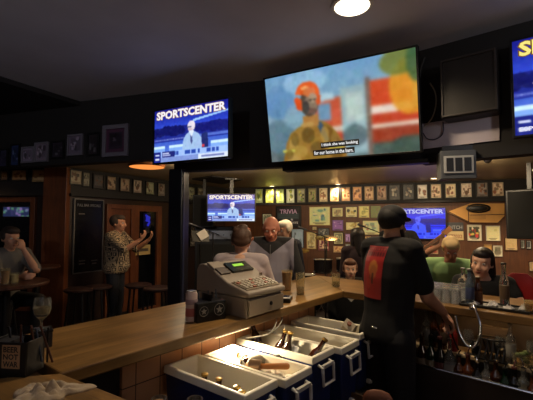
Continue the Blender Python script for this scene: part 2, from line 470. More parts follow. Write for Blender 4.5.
for i, (x, w) in enumerate(row):
    bg = bgs[i]; b2 = tuple(max(0, v - 60) for v in bg); b3 = tuple(min(255, v + 35) for v in bg)
    if i in (12, 13): cols = [(25, 22, 22), (150, 140, 120), (90, 70, 50)]
    elif i < 6: cols = [b3, (120, 150, 60), (210, 210, 90), b2]
    else: cols = [b3, b2, (120, 80, 50), (150, 90, 60)]
    a = random_art(bg, cols)
    picture(WB, (x - w / 2, 188.6 - max(0, x - 290) * 0.0333 , x + w / 2, 203.4 - max(0, x - 290) * 0.0325), a, 'black',
            f'{desc[i]} framed print, {ORD[i]} from left in the top row on the back wall', 'picture', 'row of framed prints along the top of the back wall', off=OFFR, fw=0.014)
# top row on the left wall
lrow = [(75.5, 13, 169.8, 185), (86, 8, 172, 187), (98, 11, 174, 189), (111, 10, 176, 190.5), (124.5, 10.5, 178, 192), (137, 9.5, 179.6, 193.6), (149.5, 9, 181.5, 195), (161, 8, 183, 196.6), (191, 7.5, 186.8, 200), (200, 7, 187.6, 200.6)]
lbg = [(120, 105, 80), (100, 95, 80), (45, 40, 40), (130, 110, 85), (125, 105, 85), (140, 125, 110), (120, 120, 95), (100, 90, 80), (110, 110, 90), (105, 100, 85)]
for i, (x, w, y0, y1) in enumerate(lrow):
    bg = lbg[i]; a = random_art(bg, [tuple(min(255, v + 30) for v in bg), tuple(v // 2 for v in bg), (90, 60, 40)])
    where = 'left of the post' if i < 8 else 'right of the post'
    picture(WL, (x - w / 2, y0, x + w / 2, y1), a, 'black', f'small black framed print, {ORD[i]} along the side wall row, {where}', 'picture', 'row of framed prints above the double door', off=OFFR, fw=0.014)
for i, (x0, x1, y0, y1) in enumerate([(1, 9, 170.5, 181), (12, 28, 169.5, 181), (32, 47, 168.8, 183), (50.5, 64.5, 168, 184)]):
    bg = [(110, 85, 60), (150, 110, 70), (160, 125, 80), (175, 135, 75)][i]  # amber light is put into the print colours, strongest by the corner
    a = random_art(bg, [tuple(min(255, v + 30) for v in bg), (110, 70, 45), (190, 150, 100)])
    picture(WS, (x0, y0, x1, y1), a, 'black', ['partly cropped amber lit print at the left picture edge', 'wide amber lit print, second from the left edge over the window', 'amber lit print with pale edge, third over the window', 'brightest amber lit print by the wall corner'][i] + ', top wall row', 'picture', 'row of framed prints above the dark window', off=OFFR, fw=0.014)
# frames on the dark soffit at left
sof = [(0, 9, 149, 168, (50, 46, 70), 'dim cropped blue print on the soffit at the left edge'), (11, 21, 144, 167, (40, 50, 90), 'dark blue unframed looking print on the soffit'),
       (22.5, 35, 147, 163, (130, 115, 135), 'small pale mauve framed photo on the soffit'), (35.5, 49, 142.5, 162, (120, 105, 120), 'mauve framed photo of figures on the soffit'),
       (52, 65, 141, 159, (45, 38, 48), 'very dark print between two mauve photos on the soffit'), (68.5, 83.5, 134.5, 155.5, (100, 88, 105), 'mauve print with dark emblem on the soffit'),
       (88, 100, 133, 156, (40, 34, 38), 'dark poster with faint figure on the soffit'), (103.5, 129, 125, 156.5, (48, 36, 50), 'largest framed print on the soffit, wide pale mount around a dark group picture')]
for i, (x0, x1, y0, y1, bg, lb) in enumerate(sof):
    big = i == 7
    a = random_art(bg, [tuple(int(v * .8) for v in bg), tuple(v // 2 for v in bg), tuple(min(255, v + 50) for v in bg)], text=False)
    picture(SL, (x0, y0, x1, y1), a, 'grey' if big else ('black' if i in (0, 1, 4, 6) else 'grey'), lb, 'picture', 'framed pictures on the soffit left of the televisions', fw=0.045 if big else 0.02, mat_board='plum' if big else None)
# posters on the back wall
cr, tan, yel = (215, 200, 150), (190, 160, 105), (205, 190, 100)
wallp = [
    (309.3, 206.5, 330.5, 225.5, (215, 215, 150), [(200, 210, 150), (110, 160, 140), (80, 120, 130), (225, 220, 170)], 'gold', 'largest cream landscape print, right of the black trivia poster'),
    (332, 207.5, 343.3, 217, (205, 200, 140), [(190, 180, 120), (80, 80, 60), (150, 130, 90)], 'brown', 'cream print of a dark group, right of the big landscape print'),
    (345.5, 206.5, 357.5, 217.5, (210, 200, 140), [(210, 200, 140), (60, 60, 40), (180, 160, 80)], 'brown', 'yellow print with black figures, second right of the landscape print'),
    (358.6, 205.8, 369.6, 218, (205, 200, 120), [(220, 210, 120), (180, 170, 90), (150, 150, 80)], 'gold', 'bright yellow drawing beside the plain green board'),
    (332, 219.6, 343.8, 231, (120, 80, 150), [(140, 90, 170), (90, 60, 120), (190, 150, 200)], 'brown', 'purple print under the dark group print'),
    (345.6, 221.8, 360, 230.4, (215, 200, 130), [(220, 210, 150), (190, 170, 90), (150, 120, 70)], 'brown', 'wide low cream print with three panels'),
    (362.4, 220.2, 380, 235, (210, 200, 140), [(190, 200, 150), (120, 140, 120), (160, 110, 90)], 'brown', 'cream collage print just left of the bartender cap'),
    (306.6, 231.8, 316.4, 249, (200, 185, 130), [(210, 200, 150), (150, 140, 100), (170, 150, 100)], 'gold', 'tall pale portrait print low on the wall'),
    (318.2, 228, 329.4, 236.4, (90, 95, 100), [(60, 60, 60), (150, 150, 140), (110, 100, 90)], 'black', 'small grey photo of a crowd under the landscape print'),
    (317.8, 237.8, 330, 251, (120, 55, 60), [(215, 190, 150), (150, 60, 60), (100, 40, 60)], 'brown', 'maroon edged photo of a car over a team'),
    (333.6, 232.2, 343.6, 244.4, (190, 180, 130), [(120, 120, 90), (60, 60, 50), (210, 200, 140)], 'black', 'black framed cream print under the purple print'),
    (345.2, 233.4, 350.6, 242, (150, 110, 170), [(190, 150, 210), (100, 70, 130)], 'brown', 'tiny lilac portrait under the wide low print'),
    (352.2, 235, 357.8, 243, (200, 140, 80), [(220, 170, 110), (150, 80, 50)], 'brown', 'tiny orange portrait beside the lilac one'),
    (333, 245.4, 343.8, 253, (200, 160, 120), [(220, 180, 120), (170, 100, 70)], 'brown', 'low orange and cream print above the drum kit'),
    (345.4, 243.8, 350.8, 253, (150, 160, 150), [(180, 190, 190), (110, 120, 120)], 'brown', 'low pale blue print above the drum kit'),
    (312.4, 226.4, 317, 230.2, (205, 195, 150), [(180, 160, 110)], 'brown', 'smallest square print, under the left corner of the landscape print'),
    (361.5, 236.2, 371, 246, (190, 160, 110), [(200, 170, 110), (120, 90, 60)], 'gold', 'tan print partly behind the bartender shoulder'),
    (420.3, 244.6, 438.8, 254.4, (190, 150, 110), [(180, 60, 50), (210, 170, 130), (120, 40, 40), (230, 200, 160)], 'brown', 'long red and cream print under the blue television'),
    (467.2, 224.8, 481.4, 240.8, (215, 205, 175), [(60, 60, 40), (200, 60, 60), (220, 190, 90), (230, 220, 190)], 'white', 'white bordered poster of a red cartoon cluster above the dark haired woman'),
    (485.8, 225.8, 500, 240.8, (225, 215, 160), [(225, 215, 160), (205, 195, 130)], 'white', 'cream notice with olive caption, right of the white bordered poster'),
    (504.4, 237.2, 517.6, 250.6, (195, 165, 115), [(200, 170, 120), (190, 160, 105)], 'brown', 'plain tan sheet under the black speaker'),
    (493, 245.6, 502.2, 256.4, (215, 205, 175), [(120, 110, 90), (90, 90, 70)], 'white', 'small white card with dark motif beside the woman'),
    (484, 244.6, 492, 258.8, (185, 140, 80), [(190, 145, 85), (180, 130, 70)], 'gold', 'plain orange wood plaque beside the woman'),
    (520.4, 240, 524.4, 248.4, (205, 200, 185), [(80, 80, 70)], 'black', 'narrow white card, left one of a pair at the right edge'),
    (526, 240.4, 531, 249, (200, 195, 180), [(70, 70, 70)], 'black', 'narrow white card, right one of a pair at the right edge'),
    (528.5, 261, 540, 271.4, (205, 185, 150), [(180, 150, 110)], 'brown', 'cropped pale print low at the right edge'),
    (262.6, 213.6, 272, 224.4, (205, 205, 180), [(120, 130, 110), (190, 190, 160)], 'black', 'small white print left of the trivia poster, over the bald man'),
    (291.6, 228.6, 304, 251.4, (150, 170, 190), [(160, 180, 200), (110, 130, 150), (90, 100, 110)], 'black', 'tall blue grey poster behind the white haired person'),
]
for (x0, y0, x1, y1, bg, cols, fr, lb) in wallp:
    picture(WB, (x0, y0, x1, y1), random_art(bg, cols, n=18, w=18, h=18), fr, lb, 'picture', 'posters and photos crowded on the back wall', fw=0.012 if x1 - x0 > 6 else 0.008)
a = Art(12, 12, (110, 118, 56)).noise(6, rng)
picture(WB, (370.4, 205.6, 381, 218), a, 'brown', 'plain olive green board right of the bright yellow drawing', 'board', name='green_board', fw=0.008)
# black trivia poster
c, w, h = rect_on(WB, 276, 206, 301.4, 227.6)
e = thing('trivia_poster', 'black poster with white and pink TRIVIA lettering on the back wall', 'poster', c, WB.rz)
m = MB(); fw = 0.04
for sx in (-1, 1): m.box((sx * (w / 2 - fw / 2), -.014, 0), (fw, .028, h))
for sz in (-1, 1): m.box((0, -.014, sz * (h / 2 - fw / 2)), (w - 2 * fw, .028, fw))
obj('frame', m, M_BLACK, e)
a = Art(40, 30, (26, 20, 28)).rect(0, .3, 1, .62, (44, 56, 62))
for k in range(3): a.rect(.08, .34 + .1 * k, .92, .38 + .1 * k, (90, 104, 110))
a.ell(.66, .66, .05, .05, (220, 220, 230)).blur(1)
obj('print', art_mesh('print', a, w - 2 * fw, h - 2 * fw, -.010), M_PRINT, e)
obj('poster_lettering', text_mesh('poster_lettering', 'TRIVIA', (w - 2 * fw) * .8, h * .2, -.012, 0.02, 0, h * .24), mat('pink white ink', (205, 170, 210), 0.6), e)
obj('poster_caption', text_mesh('poster_caption', 'WEDNESDAYS', (w - 2 * fw) * .86, h * .1, -.012, 0.02, 0, -h * .27), mat('white ink', (205, 200, 200), 0.6), e)
# two word signs
for (bx, bg, fg, tx, lb, nm) in (((447, 222.4, 463.4, 230.8), (66, 66, 70), (150, 150, 150), 'DITCH', 'dark grey sign with pale capital letters under the wood gable', 'word_sign'),
                             ((447, 231.2, 463.4, 240), (205, 180, 130), (150, 90, 60), '477032', 'cream licence plate with brown characters under the grey sign', 'licence_plate')):
    c, w, h = rect_on(WB, *bx)
    e = thing(nm, lb, 'sign', c, WB.rz)
    obj('sign_plate', MB().box((0, -.008, 0), (w, .016, h)), mat(nm + ' paint', bg, 0.5), e, bevel=0.003)
    obj('sign_lettering', text_mesh('sign_lettering', tx, w * .84, h * .42, -.0175, 0.02, 0, -h * .08), mat(nm + ' ink', fg, 0.5), e)
# wooden gable board with black oval emblem
def wp(px, py, off=0.0): return WB.hit(px, py, off)
def local(P, o, p):
    d = p - o; return (d.dot(P.u), -d.dot(P.n), d.z)
o0 = wp(476, 212)
e = thing('gable_board', 'pale wooden gable shaped board with black oval badge, right of the blue television', 'wall decoration', o0, WB.rz)
def slab(name, pts, m, parent, off, t):
    L = [local(WB, o0, wp(*p)) for p in pts]; n = len(L)
    vs = [(p[0], -off, p[2]) for p in L] + [(p[0], -off - t, p[2]) for p in L]
    mb = MB().add(vs, [tuple(range(n)), tuple(range(2 * n - 1, n - 1, -1))] + [(i, n + i, n + (i + 1) % n, (i + 1) % n) for i in range(n)])
    return obj(name, mb, m, parent)
M_PINE = mat('pine board', (196, 144, 74), 0.5, noise=0.12, nscale=5)
slab('gable_panel', [(447, 212), (470, 203.5), (504, 203.5), (504, 216), (498, 223.4), (470, 223)], M_PINE, e, 0.0, 0.03)
for a_, b_ in (((447, 211), (470, 222.6)), ((470, 222.6), (498, 223.0)), ((497, 223.2), (504, 216.4)), ((468, 205), (468, 222.6)), ((470, 215), (504, 214.4))):
    A2 = V(local(WB, o0, wp(*a_))); B2 = V(local(WB, o0, wp(*b_))); A2.y = B2.y = -0.036
    obj('batten', MB().bar(A2, B2, 0.012, 0.02, up=(0, 1, 0)), FR['brown'], e)
oc = V(local(WB, o0, wp(478, 208.4)))
ob_ = obj('oval_badge', MB().lathe([(0.0001, 0), (1, 0), (1, .02), (.9, .028), (.0001, .028)], 28), M_BLACK, e, True)
b = ob_; b.location = (oc.x, -0.03, oc.z); b.rotation_euler = (PI / 2, 0, 0); b.scale = (0.20, 0.085, 1)
obj('badge_ring', MB().tube([(0.15 * math.cos(t * PI / 12), -0.062, 0.055 * math.sin(t * PI / 12)) for t in range(24)], 0.004, 6, True), mat('dull brass', (120, 90, 50), .4, .6), e, loc=(oc.x, 0, oc.z))
lc = V(local(WB, o0, wp(477, 217)))
obj('name_plate', MB().box((lc.x, -.034, lc.z), (.27, .012, .08)), mat('tan plate', (176, 128, 66), .5), e)

# small frames by the post on the left wall
sm = [(183.4, 225, 188.4, 234), (189.6, 226, 196.6, 235), (183, 236.6, 187.6, 248), (189, 237.6, 195.6, 246.4), (168.4, 209, 171.6, 222), (168.2, 226, 171.2, 238)]
for i, bx in enumerate(sm):
    bg = [(120, 118, 110), (130, 120, 100), (140, 138, 130), (150, 145, 130), (90, 84, 74), (80, 76, 70)][i]
    picture(WL, bx, random_art(bg, [tuple(v // 2 for v in bg), tuple(min(255, v + 40) for v in bg)]), 'black',
            ['upper left', 'upper right', 'lower left', 'lower right', 'upper narrow', 'lower narrow'][i] + (' small framed photo of four below the black speaker' if i < 4 else ' framed photo just left of the post'), 'picture', 'small photos near the post', fw=0.01)
for bx, bg, lb in (((48, 201, 57, 212), (30, 26, 28), 'small near black photo at the top beside the dark window'), ((44.6, 215, 57, 231.4), (90, 80, 84), 'photo of a pale figure in a black frame beside the dark window'), ((44.2, 233.6, 56, 249.4), (176, 148, 112), 'plain cream notice below the photo beside the dark window')):
    picture(WS, bx, random_art(bg, [tuple(int(v * .9) for v in bg), tuple(min(255, v + 30) for v in bg)], 5, text=False), 'black' if bg[0] < 100 else 'gold', lb, 'picture', 'pictures beside the dark window', fw=0.012)
# tall menu board
c, w, h = rect_on(WL, 72.5, 201, 101.5, 269.5)
c.z = 1.38; h = 1.06
e = thing('menu_board', 'tall black menu board in a thin pale frame on the side wall', 'menu board', c, WL.rz)
m = MB()
for sx in (-1, 1): m.box((sx * (w / 2), -.02, 0), (.016, .03, h))
for sz in (-1, 1): m.box((0, -.02, sz * h / 2), (w, .03, .016))
obj('frame', m, mat('dull silver frame', (110, 108, 104), .4, .5), e)
obj('board', MB().box((0, -.012, 0), (w - .01, .02, h - .01)), mat('menu board black', (9, 9, 10), .25), e)
obj('heading_lettering', text_mesh('heading_lettering', 'FULL BAR SPECIALS', w * .8, .04, -.0235, .01, 0, h * .42), mat('chalk grey', (120, 120, 124), .7), e)
M_CHALK2 = mat('dim chalk', (84, 76, 70), .7)
for k, (x, z, ww) in enumerate(((-.25, .3, .2), (-.2, -.34, .22), (-.2, -.38, .2), (.22, -.35, .22), (.22, -.39, .16))):
    obj('chalk_line', MB().box((x * w, -.0235, z * h / 1.0), (ww * w, .002, .018)), M_CHALK2, e)
# post between bar and door
pb = hy(176.5, 260, 3.83); pt = pb
e = thing('support_post', 'square black steel post with blue sheen rising beside the soffit', 'post', (pb.x, 3.90, 0), -.3)
obj('post_shaft', MB().box((0, 0, 1.06), (.15, .15, 2.1)), mat('black gloss post', (18, 18, 26), .3), e, bevel=.008)
obj('post_foot', MB().box((0, 0, .012), (.26, .26, .024)), M_BLACK, e)
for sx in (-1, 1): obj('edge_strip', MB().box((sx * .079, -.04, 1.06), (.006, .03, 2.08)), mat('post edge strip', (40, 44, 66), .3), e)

# ------------------------------------------------------------------ televisions
M_SCREEN = attr_mat('lit screen', emit=1.0, rough=0.25)
def emis(name, rgb, s=1.0):
    if name in _M: return _M[name]
    m = mat(name, rgb, .6, emit=s); m.node_tree.nodes['Principled BSDF'].inputs['Base Color'].default_value = (0.01, 0.01, 0.01, 1); return m
def sports_art(w=150, h=84, tint=(1, 1, 1), k=1.12):
    a = Art(w, h, (18, 30, 140))
    a.grad(0, .34, (20, 22, 120), (42, 66, 190)); a.grad(.34, .62, (26, 30, 120), (30, 44, 140)); a.grad(.62, 1, (60, 90, 190), (90, 130, 215))
    r2 = np.random.default_rng(3)
    for i in range(40):
        x = r2.uniform(0, .42); a.ell(x, .36 + .12 * abs(x - .2) + r2.uniform(0, .1), .04, .06, (16, 20, 90))
    for i in range(30):
        x = r2.uniform(.6, 1.0); a.ell(x, .42 + r2.uniform(-.05, .08), .04, .05, (20, 24, 104))
    a.poly([(.55, .26), (1, .17), (1, .2), (.55, .3)], (150, 190, 245)); a.rect(.0, .56, .42, .6, (60, 70, 160)); a.rect(.6, .55, 1, .6, (100, 130, 215), .7)
    for i in range(26): a.rect(i * .016 + .02, .57, i * .016 + .03, .585, (170, 190, 240), r2.uniform(.3, 1))
    for x0, x1 in ((.0, .16), (.22, .42), (.78, 1.0)):
        a.rect(x0, .69, x1, .74, (190, 220, 250)); a.rect(x0, .74, x1, .86, (120, 160, 225))
    a.poly([(.66, .55), (.72, .52), (.74, .56), (.75, .8), (.66, .8)], (30, 40, 100)); a.rect(.62, .74, .70, .79, (190, 60, 70))
    a.poly([(.40, .85), (.42, .6), (.46, .52), (.50, .48), (.56, .48), (.62, .53), (.66, .62), (.67, .85)], (150, 178, 215))
    a.poly([(.51, .47), (.53, .47), (.545, .66), (.53, .72), (.515, .66)], (70, 80, 130)); a.poly([(.49, .47), (.56, .47), (.53, .58)], (205, 215, 235))
    a.ell(.525, .375, .05, .095, (215, 205, 215)); a.rect(.47, .38, .53, .4, (80, 90, 120)); a.ell(.51, .44, .03, .03, (190, 170, 180))
    a.rect(0, .80, 1, .9, (150, 180, 235)); 
    for i in range(14):
        x = r2.uniform(.28, .95); a.rect(x, .81, x + .03, .88, (40, 70, 160))
    a.rect(0, .80, .1, 1, (20, 30, 120)); a.rect(.12, .80, .3, .9, (30, 36, 110)); a.rect(.13, .82, .22, .85, (200, 210, 235)); a.rect(.13, .86, .24, .885, (170, 180, 220))
    a.rect(.1, .9, .62, 1, (120, 140, 200)); a.rect(.62, .9, 1, 1, (205, 215, 240)); a.rect(.66, .93, .95, .965, (110, 120, 170))
    a.rect(.02, .84, .08, .87, (210, 215, 240)); a.rect(.02, .92, .08, .95, (210, 215, 240))
    a.blur(1); a.mottle(3.5, 3, 2); a.a *= np.array(tint) * k
    return a
def fire_art(w=170, h=96):
    a = Art(w, h, (120, 160, 200))
    a.grad(0, .55, (112, 158, 205), (140, 170, 190)); a.grad(.55, 1, (105, 125, 130), (90, 105, 110))
    for cx, cy, rx, ry, c in ((.1, .3, .12, .2, (96, 140, 190)), (.3, .12, .16, .12, (150, 190, 225)), (.08, .7, .12, .2, (96, 128, 150)), (.25, .5, .12, .15, (130, 165, 190))): a.ell(cx, cy, rx, ry, c, .8)
    a.rect(.36, .34, .54, .66, (198, 88, 60)); a.rect(.38, .4, .47, .58, (110, 150, 185)); a.rect(.36, .66, .55, .72, (210, 190, 180)); a.rect(.36, .72, .56, .9, (190, 70, 45))
    a.poly([(.36, .3), (.44, .28), (.5, .3), (.5, .36), (.36, .38)], (170, 200, 220))
    a.rect(.54, .26, .72, .98, (150, 178, 190)); a.rect(.57, .32, .68, .62, (178, 198, 200)); a.ell(.62, .78, .08, .12, (90, 110, 120)); a.rect(.70, .2, .73, 1, (120, 100, 90))
    a.rect(.73, .24, .97, .5, (205, 72, 34)); a.rect(.73, .5, .97, .58, (232, 214, 205)); a.rect(.73, .58, 1, .7, (190, 60, 35)); a.rect(.73, .69, 1, .73, (225, 205, 190)); a.rect(.73, .73, 1, .9, (150, 56, 36))
    a.ell(.96, .35, .12, .28, (222, 150, 40), .9); a.ell(.90, .1, .11, .13, (110, 120, 50), .9); a.ell(1, .12, .06, .2, (60, 96, 60), .9)
    a.ell(.95, .93, .12, .1, (56, 80, 74), .9); a.rect(.73, .88, 1, 1, (66, 84, 76), .8)
    a.blur(5)
    a.poly([(.10, 1), (.13, .8), (.17, .68), (.23, .62), (.30, .57), (.40, .57), (.46, .63), (.51, .74), (.55, .86), (.56, 1)], (150, 112, 48))
    a.poly([(.13, 1), (.16, .76), (.2, .7), (.24, 1)], (176, 140, 70)); a.poly([(.40, .6), (.47, .68), (.53, .85), (.53, 1), (.46, 1)], (120, 84, 34))
    a.poly([(.36, .58), (.40, .58), (.45, .8), (.42, .82)], (60, 86, 110)); a.rect(.10, .86, .2, .9, (205, 196, 90)); a.rect(.44, .86, .54, .9, (196, 186, 80))
    a.rect(.27, .5, .38, .62, (170, 120, 62)); a.ell(.325, .36, .068, .15, (84, 72, 62)); a.ell(.338, .37, .045, .115, (138, 116, 100))
    a.ell(.33, .45, .04, .03, (110, 80, 70))
    a.put((((a.X - .315) / .088) ** 2 + ((a.Y - .27) / .15) ** 2 < 1) & (a.Y < .27 + (a.X - .3) * .3), (226, 92, 40))
    a.poly([(.215, .30), (.24, .27), (.27, .32), (.27, .44), (.235, .42)], (222, 84, 36)); a.poly([(.37, .27), (.41, .3), (.4, .4), (.375, .4)], (205, 84, 40))
    a.ell(.30, .19, .03, .02, (245, 170, 110))
    a.ell(.33, .24, .045, .05, (214, 120, 70)); a.ell(.352, .31, .03, .05, (170, 140, 120)); a.ell(.30, .40, .025, .07, (70, 62, 60)); a.ell(.335, .33, .012, .012, (60, 50, 48)); a.ell(.365, .33, .01, .012, (60, 50, 48))
    for i, (x, y, rx, ry, c) in enumerate(((.2, .75, .03, .08, (110, 86, 40)), (.3, .72, .05, .09, (96, 74, 34)), (.42, .74, .03, .1, (176, 142, 70)), (.24, .9, .05, .07, (170, 136, 60)), (.36, .88, .05, .08, (104, 80, 40)), (.48, .8, .02, .09, (150, 116, 54)), (.3, .6, .05, .03, (186, 150, 84)), (.15, .92, .03, .06, (120, 96, 44)))): a.ell(x, y, rx, ry, c, .75)
    a.blur(2); a.mottle(3, 3, 4).mottle(4, 9, 9); a.a[:, :, 2] *= .97; a.blur(1)
    return a
def television(label, bl, br, zb, art, ratio=.585, tilt=0.0, lettering=None, captions=(), bez=.014, group='television sets', kscreen=None, mount=.16, w=None, k=None):
    A, B = hz(bl[0], bl[1], zb), hz(br[0], br[1], zb)
    return tv_at(label, A, B, zb, art, ratio, tilt, lettering, captions, bez, group, mount, w)
def tv_at(label, A, B, zb, art, ratio=9 / 16, tilt=0.0, lettering=None, captions=(), bez=.014, group='television sets', mount=.16, w=None, lkey=''):
    u = (B - A); zd = u.z; L = u.length if w is None else w; u.normalize(); rz = math.atan2(u.y, u.x); H = L * ratio
    c = A + u * L / 2
    e = thing('television', label, 'television', (c.x, c.y, zb + H / 2), rz, group)
    e.location.z = (A.z + B.z) / 2 + H / 2; e.rotation_euler = (tilt, -zd / L, rz)
    W = L
    obj('casing', MB().box((0, .028, 0), (W + 2 * bez, .05, H + 2 * bez)).box((0, .065, -H * .1), (W * .6, .04, H * .6)), M_BLKPL, e, bevel=.006)
    m = MB()
    for sx in (-1, 1): m.box((sx * (W / 2 + bez / 2), -.002, 0), (bez, .012, H + 2 * bez))
    for sz in (-1, 1): m.box((0, -.002, sz * (H / 2 + bez / 2)), (W, .012, bez))
    obj('bezel', m, M_BLACK, e, bevel=.002)
    s = obj('screen', art_mesh('screen', art, W, H, .002), M_SCREEN, e)
    if lettering:
        tx, tw, th, tx0, tz0, rgb, rgb2 = lettering
        obj('lettering_outline', text_mesh('lettering_outline', tx, tw * W, th * H * 1.12, .0005, .075, tx0 * W, tz0 * H), emis('outline ' + lkey + str(rgb2), rgb2, 1), s)
        obj('lettering', text_mesh('lettering', tx, tw * W * .985, th * H, -.001, .035, tx0 * W, tz0 * H), emis('letter ' + lkey + str(rgb), rgb, 1), s)
    for (tx, tw, th, x0, z0, fg, bg) in captions:
        if bg is not None: obj('caption_bar', MB().box((x0 * W, .001, z0 * H), (tw * W * 1.06, .001, th * H * 1.5)), emis('caption bar', bg, 1), s)
        obj('caption', text_mesh('caption', tx, tw * W, th * H, -.0015, .02, x0 * W, z0 * H), emis('caption text' + str(fg), fg, 1), s)
    if mount: obj('wall_bracket', MB().box((0, .085 + mount / 2, 0), (.12, mount, .12)).box((0, .085, 0), (.3, .02, .3)), M_BLACK, e)
    return e
lt = ('SPORTSCENTER', .95, .155, 0, .395, (250, 246, 250), (150, 110, 70))
television('smaller television on the soffit showing a sports presenter in a pale suit', (154, 163.2), (228.2, 156), 2.135, sports_art(), lettering=lt, tilt=.0, mount=.08)
B = hz(419, 149.8, 2.085); A = hy(268.5, 161.8, B.y * 1.25)
tv_at('largest television, showing a firefighter in a red helmet with subtitles', A, B, 2.085, fire_art(), ratio=.575, tilt=math.radians(11), mount=.1,
           captions=(('I think she was looking', .245, .043, .015, -.355, (245, 245, 245), (8, 8, 10)), ('for our horse in the barn.', .27, .043, -.03, -.435, (245, 245, 245), (8, 8, 10))))
A = hz(515.5, 136, 2.14); d = V((.79, -.61, 0))
a = sports_art()
tv_at('television cropped by the right edge with a yellow letter S at its top', A, A + d * 1.12, 2.14, a, lettering=('SPORTSCENTER', .95, .155, 0, .40, (250, 235, 130), (120, 80, 10)), mount=.03, lkey='y',
      captions=(('ESPN', .1, .045, -.43, -.44, (225, 225, 245), None),))
A = hy(207.6, 220, 6.2); B = hy(254.6, 221, 6.2); A.z = B.z
far_tv = tv_at('distant television in the far corner with a presenter behind a white desk', A, B, A.z, sports_art(), ratio=.565, lettering=lt, mount=.0, lkey='f')
obj('ceiling_arm', MB().box((0, .1, .34), (.06, .06, .28)).box((0, .1, .47), (.2, .14, .02)), M_BLACK, far_tv)
A = WB.hit(389, 237.2, .12); B = WB.hit(446, 239.8, .12); A.z = B.z = (A.z + B.z) / 2
tv_at('blue tinted television on the back wall beside the bartender cap', A, B, A.z, sports_art(tint=(.35, .42, 1.15)), ratio=.57, lettering=('SPORTSCENTER', .95, .14, 0, .39, (190, 196, 250), (60, 60, 190)), mount=.03, lkey='b')
# television reflection in the entrance window, modelled as a glowing screen
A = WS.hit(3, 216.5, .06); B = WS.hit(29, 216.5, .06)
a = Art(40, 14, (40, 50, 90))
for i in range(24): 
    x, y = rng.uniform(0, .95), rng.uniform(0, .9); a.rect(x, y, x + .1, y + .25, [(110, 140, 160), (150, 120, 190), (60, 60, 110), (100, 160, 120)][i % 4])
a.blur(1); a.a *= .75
tv_at('mauve and green television reflection in the dark window, built as a lit screen', A, B, A.z, a, ratio=.34, mount=0)
# blue glow sign; yellowish reflection on the door glass modelled as a pale card
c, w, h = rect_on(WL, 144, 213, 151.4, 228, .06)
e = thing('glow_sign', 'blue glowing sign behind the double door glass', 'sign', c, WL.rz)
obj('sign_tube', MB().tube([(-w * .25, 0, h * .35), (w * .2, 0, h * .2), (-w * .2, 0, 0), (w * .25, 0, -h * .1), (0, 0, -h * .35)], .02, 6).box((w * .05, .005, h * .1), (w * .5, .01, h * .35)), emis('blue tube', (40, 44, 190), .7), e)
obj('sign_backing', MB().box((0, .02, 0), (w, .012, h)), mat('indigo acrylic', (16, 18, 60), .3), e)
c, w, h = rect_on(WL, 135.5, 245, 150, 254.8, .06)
e = thing('door_reflection', 'yellowish reflection low on the door glass, modelled as a pale card', 'reflection', c, WL.rz)
obj('reflection_card', MB().box((0, 0, 0), (w, .01, h)), mat('yellow reflection', (190, 165, 110), .6), e)
obj('reflection_streak', MB().box((0, -.0065, 0), (w * .7, .002, h * .3)), mat('reflection grey', (90, 80, 70), .6), e)

# ------------------------------------------------------------------ gear on the soffit
def sbox(name, P, x0, y0, x1, y1, t, m, label, cat, off=0.0, bevel=.006):
    c, w, h = rect_on(P, x0, y0, x1, y1, off + t)
    e = thing(name, label, cat, c + P.n * -t, P.rz)
    return e, w, h
e, w, h = sbox('equipment_case', SR, 441, 53, 497, 115, .16, M_BLACK, 'black boxy case fixed to the soffit between the two right televisions', 'case')
obj('case_body', MB().box((0, -.08, 0), (w, .16, h)), mat('dull black case', (30, 24, 22), .5), e, bevel=.012)
obj('case_rim', MB().box((0, -.165, h * .46), (w * .96, .012, .012)).box((0, -.165, -h * .46), (w * .96, .012, .012)).box((-w * .47, -.165, 0), (.012, .012, h * .9)).box((w * .47, -.165, 0), (.012, .012, h * .9)), mat('case rim', (52, 44, 40), .4), e)
tag(obj('pale_panel', MB().box((0, 0, 0), (.56, .012, .20)), mat('pale mauve board', (190, 178, 186), .6), loc=tuple(SR.hit(456, 132, .008)), rz=SR.rz), 'pale mauve board fixed on the soffit right of the largest television', 'panel')
tag(obj('soffit_shelf', MB().box((0, 0, 0), (1.15, .10, .035)), M_BLACK, loc=tuple(SC.hit(350, 166, .05) + V((0.05, 0, 0))), rz=SC.rz, bevel=.004), 'long thin black shelf under the largest television', 'shelf')
# vent heater hanging under the soffit
pc = hy(458.5, 164.5, 2.72)
e = thing('hanging_heater', 'grey metal box with white three panel grille hanging under the soffit', 'heater', pc, SR.rz * .35)
obj('housing', MB().box((0, .08, 0), (.235, .16, .205)), mat('grey housing', (74, 76, 80), .5), e, bevel=.006)
obj('hanger', MB().box((0, .08, .12), (.2, .12, .04)), M_BLACK, e)
m = MB().box((0, -.004, 0), (.195, .012, .125))
obj('grille_frame', m, mat('grille white', (165, 165, 165), .5), e, bevel=.003)
for k in (-1, 0, 1):
    obj('grille_panel', MB().box((k * .058, -.0115, 0), (.046, .003, .095)), mat('grille slots', (22, 22, 26), .5), e)
# speakers
def speaker(px, py, y, w, h, label, d=.3, rz=0.0):
    c = hy(px, py, y)
    e = thing('loudspeaker', label, 'loudspeaker', c, rz)
    obj('cabinet', MB().box((0, d / 2, 0), (w, d, h)), M_BLKPL, e, bevel=.012)
    obj('grille', MB().box((0, -.004, 0), (w * .88, .012, h * .92)), mat('speaker cloth', (10, 10, 11), .95), e)
    obj('mounting_arm', MB().box((0, d / 2, h / 2 + (ZO - c.z - h / 2) / 2), (.05, .05, ZO - c.z - h / 2)), M_BLACK, e)
speaker(203, 211, 6.6, .36, .56, 'black loudspeaker hanging left of the distant corner television')
speaker(528, 214, 4.9, .50, .64, 'large black loudspeaker hanging at the right edge of the room', rz=-.8)
